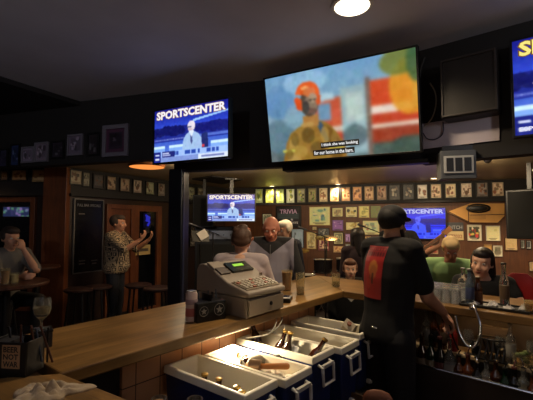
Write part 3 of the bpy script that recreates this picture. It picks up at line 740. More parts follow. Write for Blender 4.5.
# hanging cables at the right of the largest television
def cable(name, pts, r, m, label, cat='cable', group=None):
    P = [V(p) for p in pts]; out = []
    n = len(P)
    for i in range(n - 1):
        p0, p1, p2, p3 = P[max(i - 1, 0)], P[i], P[i + 1], P[min(i + 2, n - 1)]
        for k in range(8):
            t = k / 8; out.append(.5 * ((2 * p1) + (-p0 + p2) * t + (2 * p0 - 5 * p1 + 4 * p2 - p3) * t * t + (-p0 + 3 * p1 - 3 * p2 + p3) * t ** 3))
    out.append(P[-1])
    c = out[0].copy()
    o = obj(name, MB().tube([p - c for p in out], r, 6), m, smooth='all', loc=c)
    return tag(o, label, cat, group)
M_WCAB = mat('pale cable', (170, 165, 150), .5); M_BCAB = mat('black cable', (12, 12, 14), .5)
S = lambda x, y, o=.03: SR.hit(x, y, o)
cable('cable', [S(425, 57), S(421, 68), S(420, 78)], .004, mat('grey cable', (70, 66, 62), .5), 'short grey cable curling above the pale cable by the largest television')
cable('cable', [S(430, 83), S(435, 92), S(436, 104), S(432, 118), S(424, 127)], .005, M_WCAB, 'pale cable arcing down beside the largest television')
cable('cable', [S(423, 133), S(427, 138.5), S(434, 139.5), S(441, 136), S(443.5, 130), S(443, 122)], .004, mat('purple black cable', (34, 20, 50), .4), 'dark looped cable over the pale mauve board')
# ------------------------------------------------------------------ the bar
ZB = 1.07; TH = 0.048
M_BAR = wood('butcher block bar top', (122, 90, 48), (170, 128, 72), 0.34, 0.045, 'X', coat=0.15, seam=0.35, length=1.4, dirt=0.4)
M_BARB = wood('butcher block bar top side', (112, 80, 44), (156, 116, 64), 0.36, 0.045, 'X', coat=0.15, seam=0.35, length=1.4, dirt=0.4)
M_TILE = tile_mat('terracotta tiles')
M_DIE = mat('dark bar front', (34, 24, 18), .6, noise=.1)
p_in0, p_in1 = hz(61, 373, ZB), hz(343, 291, ZB)
um = (hz(280, 313, ZB) - p_in0).normalized(); um = (p_in1 - p_in0).normalized(); um.z = 0
nm = V((um.y, -um.x, 0))                 # towards the bar keeper
WBAR = 0.60
pR = hz(413, 301, ZB); pR2 = hz(533, 318, ZB); ur = (pR2 - pR).normalized(); nr = V((-ur.y, ur.x, 0))
if nr.y > 0: nr = -nr                    # towards the bar keeper (camera side)
def isect(p, d, q, e):
    k = d.x * e.y - d.y * e.x; w = q - p
    return p + d * ((w.x * e.y - w.y * e.x) / k)
CRN = isect(p_in0, um, pR, ur)
OUT = isect(p_in0 - nm * WBAR, um, pR - nr * .56, ur)
pl = hz(130, 400, ZB); ul = (pl - p_in0).normalized(); nl = V((-ul.y, ul.x, 0))   # nl points away from keeper?
if (hz(300, 380, ZB) - p_in0).dot(nl) < 0: nl = -nl
o_main = p_in0 - nm * WBAR
Lend = p_in0 + ul * 1.6
OL = isect(o_main, um, p_in0 - nl * .7, ul)
def P2(p, o=V((0, 0, 0))): return (p.x - o.x, p.y - o.y)
def counter(name, label, poly, u, m, origin):
    e = thing(name, label, 'bar counter', (origin.x, origin.y, 0), math.atan2(u.y, u.x))
    R = Matrix.Rotation(-math.atan2(u.y, u.x), 3, 'Z')
    loc = lambda p: (R @ (V((p.x, p.y, 0)) - V((origin.x, origin.y, 0))))
    pts = [tuple(loc(p)[:2]) for p in poly]
    obj('countertop', MB().prism(pts, ZB - TH, ZB), m, e, bevel=.006)
    return e, loc
bar_main, loc = counter('bar_counter', 'long wooden bar top running back from the towel corner past the cash register', [p_in0, CRN, OUT, o_main], um, M_BAR, p_in0)
a, b = loc(p_in0), loc(CRN)
L = b.x
obj('tile_cladding', MB().box((L / 2 + .07, .15, .80), (L - .48, .02, .44)), M_TILE, bar_main)
obj('bar_wall', MB().box((L / 2 - .02, .30, .51), (L - .30, .27, 1.018)), M_DIE, bar_main)
obj('foot_rail', MB().tube([(.1, WBAR + .02, .18), (L - .2, WBAR + .02, .18)], .022, 10), M_CHROME, bar_main, True)
obj('rail_bracket', MB().box((.5, .515, .18), (.03, .19, .03)), M_CHROME, bar_main)
obj('rail_bracket', MB().box((1.5, .515, .18), (.03, .19, .03)), M_CHROME, bar_main)
Rend = CRN + ur * 2.6
bar_r, locr = counter('bar_counter', 'shorter wooden bar top at right, crowded with glasses and bottles', [CRN, Rend, Rend - nr * .56, OUT], ur, M_BARB, CRN)
Lr = 2.6
obj('bar_wall', MB().box((Lr / 2 + .1, .33, .51), (Lr - .3, .26, 1.018)), M_DIE, bar_r)
obj('splash_panel', MB().box((Lr / 2 + .05, .185, .88), (Lr - .1, .02, .27)), mat('grey splash panel', (96, 88, 82), .45, noise=.1), bar_r)
bar_l, locl = counter('bar_counter', 'near wooden counter at the lower left with the crumpled towel', [p_in0, Lend, Lend - nl * .7, OL], ul, M_BAR, p_in0)
bw_ = obj('bar_wall', MB().box((.8, -.36, .51), (1.5, .3, 1.018)), M_DIE, bar_l)
if locl(p_in0 - nl * .3).y > 0: bw_.location.y = .72
# under shelf below near counter for the two jars
ush = thing('work_shelf', 'dark lower shelf tucked under the near counter edge', 'shelf', (p_in0.x, p_in0.y, 0), math.atan2(ul.y, ul.x))
sg = 1 if locl(p_in0 + nl * .3).y > 0 else -1
obj('shelf_board', MB().box((.72, sg * .03, .835), (.8, .34, .02)), M_DIE, ush)
for x in (.36, 1.08): obj('shelf_bracket', MB().box((x, -sg * .11, .93), (.03, .03, .17)), M_BLACK, ush)

# bench under the coolers
ux = nm.copy()                 # long axis of each cooler, away from the bar
zr = 0.93; zf = 0.60
specs = [((161, 366), (198, 357), (245, 393)), ((201.5, 355), (231, 341.5), (283, 378)), ((234.5, 338.5), (256, 326), (315, 357)), ((262, 331), (285, 321), (343, 348)), ((289, 321), (303, 316), (359, 335))]
M_CW = mat('cooler white lining', (226, 218, 196), .4); M_CB = mat('cooler blue shell', (22, 36, 84), .45); M_CH = mat('cooler handle', (188, 184, 176), .45)
Rm = Matrix.Rotation(0, 3, 'Z')
CLABEL = ['nearest blue cooler, holding scattered bottle tops, at the bottom of the row', 'brightly lit cooler heaped with ice, second nearest in the row',
          'blue cooler with beer bottle necks standing up, middle of the row', 'blue cooler with little ice, second from the far end of the row', 'farthest blue cooler, holding a blue pack and a white carton']
coolers = []
rzc = math.atan2(ux.y, ux.x)
for i, (l, bk, f) in enumerate(specs):
    pl_, pf = hz(l[0], l[1], zr), hz(f[0], f[1], zr); pb_ = hz(bk[0], bk[1], zr)
    d = (pf - pl_); Lc = max(.50, d.length); wv = 0.232
    uu = um
    o = pl_ + ux * (Lc / 2) + uu * (wv / 2)
    e = thing('cooler', CLABEL[i], 'cooler', (o.x, o.y, zf), rzc, 'blue coolers in a row under the bar')
    h = zr - zf; w = .208; t = .024
    # local x along ux, y towards um?  rotate: ux=(um.y,-um.x) so local y = um
    m = MB()
    prof = [(-Lc / 2, -w / 2), (Lc / 2, -w / 2), (Lc / 2, w / 2), (-Lc / 2, w / 2)]
    def ring(k, z, ins): return [(sx * (Lc / 2 - ins) * k, sy * (w / 2 - ins) * k, z) for sx, sy in ((-1, -1), (1, -1), (1, 1), (-1, 1))]
    sh = MB().add(ring(1, 0, .022) + ring(1, h - .03, .006) + ring(1, h - .03, .02) + ring(1, .03, .04),
        [(3, 2, 1, 0)] + [(a_, (a_ + 1) % 4, 4 + (a_ + 1) % 4, 4 + a_) for a_ in range(4)] + [(4 + a_, 4 + (a_ + 1) % 4, 8 + (a_ + 1) % 4, 8 + a_) for a_ in range(4)] + [(8 + a_, 8 + (a_ + 1) % 4, 12 + (a_ + 1) % 4, 12 + a_) for a_ in range(4)] + [(12, 13, 14, 15)])
    obj('shell', sh, M_CB, e, bevel=.012)
    ln = MB().add(ring(1, h - .034, 0) + ring(1, h, .002) + ring(1, h, .02) + ring(1, .05, .045) + ring(1, h - .034, .019),
        [(a_, (a_ + 1) % 4, 4 + (a_ + 1) % 4, 4 + a_) for a_ in range(4)] + [(4 + a_, 4 + (a_ + 1) % 4, 8 + (a_ + 1) % 4, 8 + a_) for a_ in range(4)] + [(8 + a_, 8 + (a_ + 1) % 4, 12 + (a_ + 1) % 4, 12 + a_) for a_ in range(4)] + [(12, 13, 14, 15)] + [(a_, 16 + a_, 16 + (a_ + 1) % 4, (a_ + 1) % 4) for a_ in range(4)])
    obj('liner', ln, M_CW, e, bevel=.005)
    hd = MB().tube([(Lc / 2 - .004, -.05, h - .05), (Lc / 2 + .022, -.052, h - .06), (Lc / 2 + .026, -.05, h - .14), (Lc / 2 + .026, .05, h - .14), (Lc / 2 + .022, .052, h - .06), (Lc / 2 - .004, .05, h - .05)], .008, 8)
    hd.box((Lc / 2 + .02, 0, h - .055), (.014, .10, .016))
    obj('handle', hd, M_CH, e, True)
    obj('drain_plug', MB().lathe([(.014, 0), (.014, .02), (.009, .022), (.009, .03)], 12, (Lc / 2 - .012, 0, .035), Matrix.Rotation(PI / 2, 3, 'Y')), M_CH, e, True)
    coolers.append((e, o, Lc, w, h))
bo = coolers[0][1]; eo = coolers[-1][1]
mid = (bo + eo) / 2; Lb = (eo - bo).length + .3
e = thing('cooler_bench', 'dark timber bench carrying the row of blue coolers', 'bench', (mid.x, mid.y, 0), rzc)
obj('bench_top', MB().box((.0, 0, zf - .02), (.50, Lb, .04)), M_DIE, e, bevel=.004)
for sx in (-1, 1):
    for sy in (-1, 1): obj('leg', MB().box((sx * .21, sy * (Lb / 2 - .05), (zf - .04) / 2), (.05, .05, zf - .04)), M_DIE, e)
# ice and drinks inside the coolers
def mound(Lx, Ly, seed, hgt=.03, n=26):
    r = random.Random(seed); m = MB(); vs = []; fs = []
    nx, ny = n, int(n * Ly / Lx) + 4
    for j in range(ny):
        for i in range(nx):
            x = (i / (nx - 1) - .5) * Lx; y = (j / (ny - 1) - .5) * Ly
            vs.append((x, y, r.uniform(-.4, 1) * hgt * .5 + hgt * .6 * math.cos(PI * x / Lx) * math.cos(PI * y / Ly)))
    fs = [(j * nx + i, j * nx + i + 1, (j + 1) * nx + i + 1, (j + 1) * nx + i) for j in range(ny - 1) for i in range(nx - 1)]
    # close the underside so the ice is a body
    k = len(vs); vs += [(-Lx / 2, -Ly / 2, -.04), (Lx / 2, -Ly / 2, -.04), (Lx / 2, Ly / 2, -.04), (-Lx / 2, Ly / 2, -.04)]
    b = [i for i in range(nx)]; fs += [tuple([k + 1, k] + b)]
    t = [(ny - 1) * nx + i for i in range(nx)]; fs += [tuple([k + 3, k + 2] + t[::-1])]
    lft = [j * nx for j in range(ny)]; fs += [tuple([k, k + 3] + lft[::-1])]
    rgt = [j * nx + nx - 1 for j in range(ny)]; fs += [tuple([k + 2, k + 1] + rgt)]; fs += [(k, k + 1, k + 2, k + 3)]
    return m.add(vs, fs)
M_ICE = mat('crushed ice', (222, 216, 200), .18, spec=.6, bump=.4, nscale=90)
for i, depth in enumerate((.10, .272, .235, .17, .215)):
    e, o, Lc, w, h = coolers[i]
    ic = obj('ice_bed', mound(Lc - .125 + depth * .16, w - .125 + depth * .16, i, .028), M_ICE, loc=(o.x, o.y, zf + depth), rz=rzc)
    tag(ic, ['shallow ice in the nearest cooler', 'bright heaped ice filling the second nearest cooler', 'ice around the bottle necks in the middle cooler', 'low ice in the second farthest cooler', 'ice under the blue pack in the farthest cooler'][i], 'ice', kind='stuff')
# bottles
GLS = {'brown': mat('amber bottle glass', (50, 22, 8), .08, trans=.25, coat=.3), 'clear': mat('clear glass', (235, 240, 238), .03, trans=.95, ior=1.5),
       'green': mat('green bottle glass', (10, 34, 16), .08, trans=.3, coat=.3), 'dark': mat('very dark bottle glass', (14, 12, 10), .08, coat=.3),
       'amber': mat('whisky filled glass', (84, 42, 14), .08, trans=.3, coat=.3), 'blue': mat('pale blue bottle glass', (110, 124, 140), .08, trans=.6, coat=.2)}
def bottle_proto(name, cat, glass, H, R, neck, lab, capc, label, spout=False):
    e = thing(name, label, cat, (0, 0, -9), 0)
    sh = H * .62
    obj('glass_body', MB().lathe([(R * .9, 0), (R, .008), (R, sh * .9), (R * .92, sh), (neck * 1.15, sh + H * .13), (neck, sh + H * .2), (neck, H * .965), (neck * 1.2, H * .97), (neck * 1.2, H * .985)], 16), GLS[glass], e, True)
    obj('paper_label', MB().lathe([(R * 1.01, sh * .28), (R * 1.025, sh * .29), (R * 1.025, sh * .78), (R * 1.01, sh * .79)], 16), lab, e, True)
    if spout:
        obj('pour_spout', MB().lathe([(neck * 1.15, H * .985), (neck * 1.15, H + .012), (.006, H + .016), (.006, H + .02)], 10).tube([(0, 0, H + .015), (.004, 0, H + .04), (.016, 0, H + .062)], .0042, 6), capc, e, True)
    else:
        obj('bottle_cap', MB().lathe([(neck * 1.3, H * .965), (neck * 1.3, H), (neck * 1.1, H * 1.006)], 14), capc, e, True)
    return e
LB = {k: mat('label ' + k, c, .6) for k, c in dict(cream=(104, 92, 72), red=(70, 22, 20), white=(112, 108, 100), black=(22, 20, 20), orange=(86, 50, 24), tan=(84, 64, 44), blue=(52, 62, 92)).items()}
def put(proto, used, loc, rz=0, label=None, group=None, rot=None):
    if not used: o = proto; used.append(1); o.location = loc; o.rotation_euler = (0, 0, rz)
    else: o = dup(proto, loc, rz)
    if label: o['label'] = label
    if group: o['group'] = group
    if rot is not None: o.rotation_euler = rot
    return o
beer = bottle_proto('beer_bottle', 'bottle', 'brown', .235, .03, .0125, LB['cream'], mat('gold cap', (150, 120, 60), .3, .8), 'x'); ub = []
def in_cooler(k, fx, fy, z):
    e, o, Lc, w, h = coolers[k]
    p = o + ux * (fx * (Lc - .1) / 2) + um * (fy * (w - .1) / 2); return V((p.x, p.y, zf + z))
G1 = 'bottles chilling in the coolers'
for k, fx, fy, z, rx, ry, lb in ((2, -.75, .2, .185, -.25, -.3, 'beer bottle leaning at the bar end of the middle cooler'), (2, -.38, .15, .17, .2, .3, 'brown beer bottle tilted right, second in the middle cooler'),
                             (2, -.05, .0, .165, .15, .2, 'short necked beer bottle at the centre of the middle cooler'), (2, .55, .15, .175, .1, .55, 'dark bottle leaning steeply at the handle end of the middle cooler')):
    put(beer, ub, in_cooler(k, fx, fy, z), 0, lb, G1, rot=(rx, ry, 0))
for k, fx, fy, rx, lb in ((0, -.55, .1, .05, 'brown bottle neck at the bar end of the nearest cooler'), (0, -.05, -.1, -.05, 'brown bottle neck near the centre of the nearest cooler'), (0, .45, .1, .1, 'left one of two bottle necks at the front of the nearest cooler'), (0, .66, -.15, .12, 'right one of two bottle necks at the front of the nearest cooler')):
    put(beer, ub, in_cooler(k, fx, fy, .065), 0, lb, G1, rot=(rx, .06, 0))
# cans and clear bottles lying in ice
e = thing('drink_can', 'slim silver can lying in the middle cooler', 'can', in_cooler(2, .2, .1, .262), 0, G1); e.rotation_euler = (0, PI / 2 - .5, 1.3)
obj('can_body', MB().lathe([(.02, -.07), (.026, -.062), (.026, .058), (.02, .068)], 16), mat('silver can', (170, 172, 170), .3, .7), e, True); obj('can_lid', MB().lathe([(.02, .0665), (.0205, .0695), (.018, .068)], 16), M_STEEL, e, True)
dup(e, in_cooler(2, .36, -.1, .262), label='second silver can lying nearer the handle of the middle cooler')
# bright cooler: bottles lying on ice
for k, (fx, fy, a, lb) in enumerate(((-.35, -.3, .6, 'brown beer bottle lying in the bright ice, nearest the bar'), (.12, -.35, 2.0, 'brown beer bottle half sunk in the middle of the bright ice'))):
    p = in_cooler(1, fx, fy, .292); put(beer, ub, p, 0, lb, G1, rot=(0, PI / 2, a))
p = in_cooler(1, .35, .0, .315)
e = thing('wooden_scoop', 'tan wooden handled scoop lying in the bright ice', 'scoop', p, rzc + .5)
obj('handle', MB().cap((-.03, 0, 0), (.09, 0, .008), .012, .015), mat('tan wood handle', (176, 112, 56), .45), e, True)
obj('scoop_bowl', MB().lathe([(.03, -.035), (.03, .02), (.012, .036), (.010, .033), (.027, .019), (.027, -.035)], 14, (-.065, 0, -.002), Matrix.Rotation(-PI / 2, 3, 'Y')), mat('scoop metal', (140, 110, 80), .35, .6), e, True)
# farthest cooler: blue pack, white carton
p = in_cooler(4, -.05, 0, .275)
tag(obj('ice_pack', MB().box((0, 0, 0), (.16, .09, .035)), mat('blue gel pack', (46, 66, 104), .4), loc=p, rz=rzc + .3, bevel=.012), 'flat blue grey pack lying in the farthest cooler', 'ice pack')
p = in_cooler(4, .58, .0, .30)
e = thing('drink_carton', 'white carton tilted up out of the farthest cooler', 'carton', p, rzc); e.rotation_euler = (.35, .5, rzc)
obj('carton_body', MB().box((0, 0, -.01), (.07, .07, .13)), mat('white carton', (196, 184, 160), .6), e, bevel=.004)
obj('carton_gable', MB().add([(-.035, -.035, .055), (.035, -.035, .055), (.035, .035, .055), (-.035, .035, .055), (-.035, 0, .09), (.035, 0, .09)], [(0, 1, 5, 4), (2, 3, 4, 5), (0, 4, 3), (1, 2, 5), (0, 3, 2, 1)]), mat('carton gable', (180, 168, 148), .6), e)
obj('carton_cap', MB().lathe([(.014, 0), (.014, .014)], 12, (0, -.02, .078)), mat('brown cap', (120, 70, 50), .5), e, True)

# ------------------------------------------------------------------ cash register on the bar
fr0, fr1 = hz(246.5, 319.5, ZB), hz(279.5, 310, ZB)
wR = max(.33, (fr1 - fr0).length); dR = .40
def on_bar(px, py, z=ZB): return hz(px, py, z)
ctr = fr0 + um * (wR / 2) - nm * (dR / 2)
e = thing('cash_register', 'beige cash register with a lit green display on the bar', 'cash register', (ctr.x, ctr.y, ZB), math.atan2(um.y, um.x))
M_REG = mat('beige register plastic', (130, 118, 104), .5, noise=.04); M_REG2 = mat('darker beige drawer', (130, 117, 100), .5)
# local x = um (along bar), local -y = front towards keeper
cdr = obj('cash_drawer', MB().box((0, 0, .052), (wR - .02, dR - .02, .104)), M_REG2, e, bevel=.006)
obj('drawer_front', MB().box((0, -dR / 2 - .002, .052), (wR - .03, .012, .085)), M_REG2, cdr, bevel=.004)
obj('drawer_lock', MB().lathe([(.011, 0), (.011, .006), (.004, .007)], 12, (.03, -dR / 2 - .008, .055), Matrix.Rotation(PI / 2, 3, 'X')), mat('black lock', (20, 20, 20), .4), cdr, True)
sec = [(-dR / 2 - .012, .108), (-dR / 2 - .012, .135), (-.06, .175), (.05, .235), (.14, .268), (dR / 2 - .02, .262), (dR / 2, .23), (dR / 2, .108)]
n = len(sec); vs = [(-wR / 2, y, z) for y, z in sec] + [(wR / 2, y, z) for y, z in sec]
hsg = obj('housing', MB().add(vs, [tuple(range(n)), tuple(range(2 * n - 1, n - 1, -1))] + [(i, n + i, n + (i + 1) % n, (i + 1) % n) for i in range(n)]), M_REG, e, bevel=.009)
sl = math.atan2(.04, .152); RX = Matrix.Rotation(sl, 3, 'X')
kb = obj('keyboard', MB().box((0, -.125, .1605), (wR * .86, .12, .006), RX), mat('keyboard plate', (150, 136, 116), .5), e)
M_KEY = mat('pale key', (158, 148, 130), .5); M_KEYR = mat('red brown key', (150, 86, 62), .5)
for i in range(9):
    for j in range(5):
        x = -wR * .38 + i * wR * .095; t = (j - 2) * .022
        obj('key', MB().box((x, -.125 + t * math.cos(sl), .1665 + t * math.sin(sl)), (.02, .015, .009), RX), M_KEYR if (i * 5 + j) % 7 == 3 else M_KEY, kb)
sl2 = math.atan2(.06, .11); R2 = Matrix.Rotation(sl2, 3, 'X')
dbz = obj('display_bezel', MB().box((.035, .045, .238), (wR * .55, .09, .014), R2), mat('display black', (12, 14, 12), .2), e)
obj('display_window', MB().box((.035, .052, .2495), (wR * .26, .022, .004), R2), emis('green display', (150, 215, 50), 1.0), dbz)
obj('receipt_slot', MB().box((-.115, .03, .229), (.075, .06, .012), R2), mat('slot brown', (62, 50, 42), .5), e)
obj('printer_cover', MB().box((-.115, .085, .255), (.09, .07, .014), R2), M_REG, e, bevel=.003)
obj('key_lock', MB().lathe([(.01, 0), (.01, .012), (.003, .013)], 12, (.14, -.04, .188)), M_CHROME, e, True)
# tall can, caddy and small bottle beside it
p = on_bar(191.3, 321.5)
e = thing('drink_can', 'tall pale pink drink can left of the black caddy', 'can', p, .4)
obj('can_body', MB().lathe([(.024, 0), (.0305, .008), (.0305, .142), (.024, .154)], 20), mat('pale pink can', (176, 156, 148), .3, .2), e, True)
obj('can_lid', MB().lathe([(.024, .153), (.0255, .157), (.022, .155)], 20), M_STEEL, e, True)
obj('can_band', MB().lathe([(.0306, .03), (.0311, .031), (.0311, .07), (.0306, .071)], 20), mat('faded red band', (150, 84, 80), .4), e, True)
obj('can_emblem', MB().lathe([(.0306, .09), (.0311, .091), (.0311, .115), (.0306, .116)], 20), mat('faded mauve band', (140, 120, 124), .4), e, True)
p = on_bar(210.5, 320); p = p - nm * .03
e = thing('napkin_caddy', 'black caddy with pale star marks in front of the register', 'caddy', p, math.atan2(um.y, um.x) - .25)
obj('caddy_box', MB().box((0, 0, .05), (.17, .11, .10)), M_BLKPL, e, bevel=.006)
obj('caddy_divider', MB().box((0, 0, .115), (.004, .1, .035)), M_BLKPL, e)
mm = MB()
for cx_, s_ in ((-.045, .018), (.045, .022)):
    pts = [(cx_ + (s_ if k % 2 == 0 else s_ * .42) * math.sin(k * PI / 5), -.0565, .055 + (s_ if k % 2 == 0 else s_ * .42) * math.cos(k * PI / 5)) for k in range(10)]
    o_ = obj('star_mark', MB().add(pts + [(cx_, -.0565, .055)], [(k, (k + 1) % 10, 10) for k in range(10)]), mat('faded white ink', (130, 128, 124), .6), e)
    obj('ring_mark', MB().tube([(cx_ + s_ * 1.35 * math.cos(k * PI / 10), -.056, .055 + s_ * 1.35 * math.sin(k * PI / 10)) for k in range(20)], .0012, 5, True), mat('faded white ink', (130, 128, 124), .6), e)
for k in range(6):
    obj('stirrer_bundle', MB().tube([(-.06 + k * .025, .01, .06), (-.065 + k * .027, .015 + .008 * (k % 3), .135 + .01 * (k % 2))], .004, 6), [M_BLKPL, mat('dull blue straw', (44, 52, 60), .5)][k % 2], e)
p = on_bar(221.5, 318.5)
sb = bottle_proto('sauce_bottle', 'bottle', 'clear', .10, .016, .007, LB['white'], LB['red'], 'x')
sb.location = p; sb['label'] = 'tiny clear bottle with white label right of the black caddy'
# card reader and pen tray at the bar edge
p = on_bar(286, 301)
e = thing('card_reader', 'flat dark card reader lying at the bar edge right of the register', 'card reader', p, math.atan2(um.y, um.x) + .5)
obj('reader_body', MB().box((0, 0, .013), (.13, .07, .026)), M_BLKPL, e, bevel=.004)
obj('reader_screen', MB().box((.02, 0, .0275), (.05, .04, .002)), mat('reader screen', (50, 60, 84), .1), e)
obj('paper_slip', MB().box((-.045, 0, .0285), (.03, .06, .002)), mat('slip paper', (180, 176, 170), .7), e)
# cables hanging behind the coolers
pe = on_bar(276, 313)
cable('cable', [hz(272, 311, 1.02) + nm * .03, hz(272, 322, 1.0) + nm * .03, hz(266, 333, .97) + nm * .02, hz(246, 338, .94)], .004, M_WCAB, 'white cable draped from the register over the coolers', group='white cables below the register')
cable('cable', [hz(278, 309, 1.02) + nm * .03, hz(278, 319, 1.0) + nm * .03, hz(272, 328, .97) + nm * .03, hz(263, 335, .94) + nm * .02], .004, M_WCAB, 'second white cable hanging right of the first', group='white cables below the register')
# tumblers on the bar near the far corner
M_CUP = mat('thin clear plastic', (240, 232, 205), .05, trans=.93, ior=1.2)
def tumbler(label, p, h, r0, r1, drink=None, fill=.6, group=None):
    e = thing('tumbler', label, 'glass', p, 0, group)
    obj('cup', MB().lathe([(r0, 0), (r1, h), (r1 - .0025, h), (r0 - .002, .006), (.0001, .006)], 20), M_CUP, e, True)
    if drink: obj('drink', MB().lathe([(r0 - .003, .0075), (r0 + (r1 - r0) * fill - .0035, h * fill)], 18), drink, e, True)
    return e
M_BEERL = mat('pale beer', (190, 132, 50), .1, trans=.5); M_WATER = mat('icy water', (200, 196, 180), .05, trans=.8, ior=1.33)
tumbler('tall tumbler of pale beer by the woman in grey', on_bar(287, 290.5), .15, .03, .042, M_BEERL, .9)
tumbler('tall clear glass standing alone right of the card reader', on_bar(300.5, 294.5), .15, .026, .034, M_WATER, .35)
tumbler('small clear glass at the far corner of the bar', on_bar(336, 286.5), .10, .028, .035, M_WATER, .4)

# ------------------------------------------------------------------ towel, caddy and wine glass at lower left
def cloth_blob(name, p, sx, sy, hgt, m, label, cat, seed=2, rz=0.0):
    r = random.Random(seed); n = 44; vs = []; fs = []
    ph = [(r.uniform(0, 6), r.uniform(2, 7), r.uniform(0, PI)) for _ in range(9)]
    def hh(x, y):
        s = 0
        for a, f, t in ph: s += math.sin(f * (x * math.cos(t) + y * math.sin(t)) * 2.2 + a + 1.3 * math.sin(2.2 * x + 3 * y + a))
        return abs(s) / 4.0
    rings = 22; seg = 56
    vs.append((0, 0, hgt * (.6 + .4 * hh(0, 0))))
    for i in range(1, rings + 1):
        q = i / rings
        for k in range(seg):
            t = 2 * PI * k / seg; ed = 1 + .16 * math.sin(3 * t + 1) + .1 * math.sin(5 * t + 2) + .05 * math.sin(9 * t)
            x, y = q * ed * math.cos(t), q * ed * math.sin(t)
            z = (1 - q ** 2.6) * hgt * (.35 + .75 * hh(x, y)) + (.004 if i < rings else 0)
            vs.append((x * sx, y * sy, z))
    for k in range(seg): fs.append((0, 1 + k, 1 + (k + 1) % seg))
    for i in range(rings - 1):
        for k in range(seg):
            a, b = 1 + i * seg + k, 1 + i * seg + (k + 1) % seg; fs.append((a, a + seg, b + seg, b))
    fs.append(tuple(1 + (rings - 1) * seg + k for k in range(seg)))
    o = obj(name, MB().add(vs, fs), m, smooth='all', loc=p, rz=rz)
    return tag(o, label, cat)
M_TOWEL = mat('cream terry cloth', (172, 152, 124), .95, noise=.12, nscale=30, bump=.6, sheen=.2)
pt_ = hz(49, 394, ZB)
cloth_blob('bar_towel', (pt_.x, pt_.y, ZB), .105, .06, .026, M_TOWEL, 'crumpled cream towel on the near counter', 'towel', 4, .35)
# caddy with sticker
pc0 = hz(-12, 378, ZB)
pA, pBc = hz(-14, 376, ZB), hz(25, 378, ZB)
cu_ = (pBc - pA).normalized(); rzq = math.atan2(cu_.y, cu_.x); cw = (pBc - pA).length
nq = V((-cu_.y, cu_.x, 0)); cc = (pA + pBc) / 2 + nq * .045
e = thing('condiment_caddy', 'black bar caddy with a tan BEER NOT WAR sticker at the left edge', 'caddy', (cc.x, cc.y, ZB), rzq)
hC = .125
mb = MB().box((0, 0, .004), (cw, .09, .008))
for sy in (-1, 1): mb.box((0, sy * .043, hC * .45), (cw, .004, hC * .9))
for sx in (-1, 1): mb.box((sx * (cw / 2 - .002), 0, hC * .45), (.004, .082, hC * .9))
obj('caddy_box', mb, M_BLKPL, e, bevel=.003)
obj('napkin_stack', MB().box((-cw * .2, 0, .06), (cw * .4, .07, .10)), mat('dark napkins', (40, 38, 40), .9), e)
stx = loc_st = (hz(16, 357, 1.12)); sw = .062
lx = cw / 2 - .052
st = obj('sticker', MB().box((lx, -.0465, .066), (.064, .002, .075)), mat('tan sticker', (150, 118, 84), .6), e, label='tan square sticker with black lettering')
for k, tx in enumerate(('BEER', 'NOT', 'WAR')):
    obj('sticker_lettering', text_mesh('sticker_lettering', tx, .054, .0185, -.0480, .03, lx, .0895 - k * .0235), mat('black ink', (12, 10, 10), .6), st)
for k in range(9):
    x = -cw / 2 + .03 + k * .02
    obj('straw', MB().tube([(x, .02, .03), (x + random.uniform(-.03, .05), .02 - .015 * (k % 3), .14 + .01 * (k % 3))], .0035, 6), [mat('blue black straw', (40, 48, 64), .4), M_BLKPL, mat('brown straw', (70, 40, 26), .5)][k % 3], e)
pg = hz(41, 346, ZB)
e = thing('bottle_holder', 'small dark box behind the caddy under the wine glass', 'box', (pg.x, pg.y, ZB), .6)
obj('box_body', MB().box((0, 0, .03), (.075, .075, .06)), mat('brown black box', (32, 24, 22), .5), e, bevel=.003)
obj('box_lid', MB().box((0, 0, .065), (.08, .08, .010)), M_BLKPL, e, bevel=.003)
gz = ZB + .0705
pw = hy(44.5, 330, pg.y)
e = thing('wine_glass', 'stemmed wine glass half full of pale wine, standing on the small dark box', 'glass', (pg.x, pg.y, gz), 0)
obj('glass_bowl', MB().lathe([(.030, 0), (.030, .002), (.004, .006), (.0035, .03), (.012, .04), (.028, .058), (.035, .08), (.034, .10), (.030, .125), (.0285, .125), (.0325, .10), (.0335, .08), (.027, .06), (.0001, .045)], 22), GLS['clear'], e, True)
obj('wine', MB().lathe([(.0001, .0465), (.0255, .0605), (.0318, .08), (.0315, .088), (.0001, .088)], 20), mat('white wine', (200, 180, 110), .05, trans=.7, ior=1.33), e, True)
p = hz(37, 362, ZB)
cloth_blob('paper_napkin', (p.x, p.y, ZB), .016, .022, .03, mat('white tissue', (186, 180, 176), .9), 'scrunched white napkin beside the black caddy', 'napkin', 8)
# two jars low at the bottom edge and a drink with a stirrer
zs = .845
for x, y, c, lb in ((159, 398, (150, 110, 70), 'small jar of tan garnish at the bottom edge, left one of two'), (195, 398.5, (26, 24, 24), 'small empty jar at the bottom edge, right one of two')):
    p = hz(x, y, zs + .12)
    e = thing('garnish_jar', lb, 'jar', (p.x, p.y, zs), 0)
    obj('jar_body', MB().lathe([(.022, 0), (.025, .01), (.025, .105), (.027, .112), (.027, .12), (.024, .12), (.0225, .01), (.0001, .008)], 18), mat('smoky plastic', (120, 110, 100), .2, trans=.5), e, True)
    obj('jar_contents', MB().lathe([(.0215, .0105), (.0222, .108), (.0001, .114)], 14), mat('garnish %d' % x, c, .8), e, True)
cb, co, cL, cw_, ch_ = coolers[1]
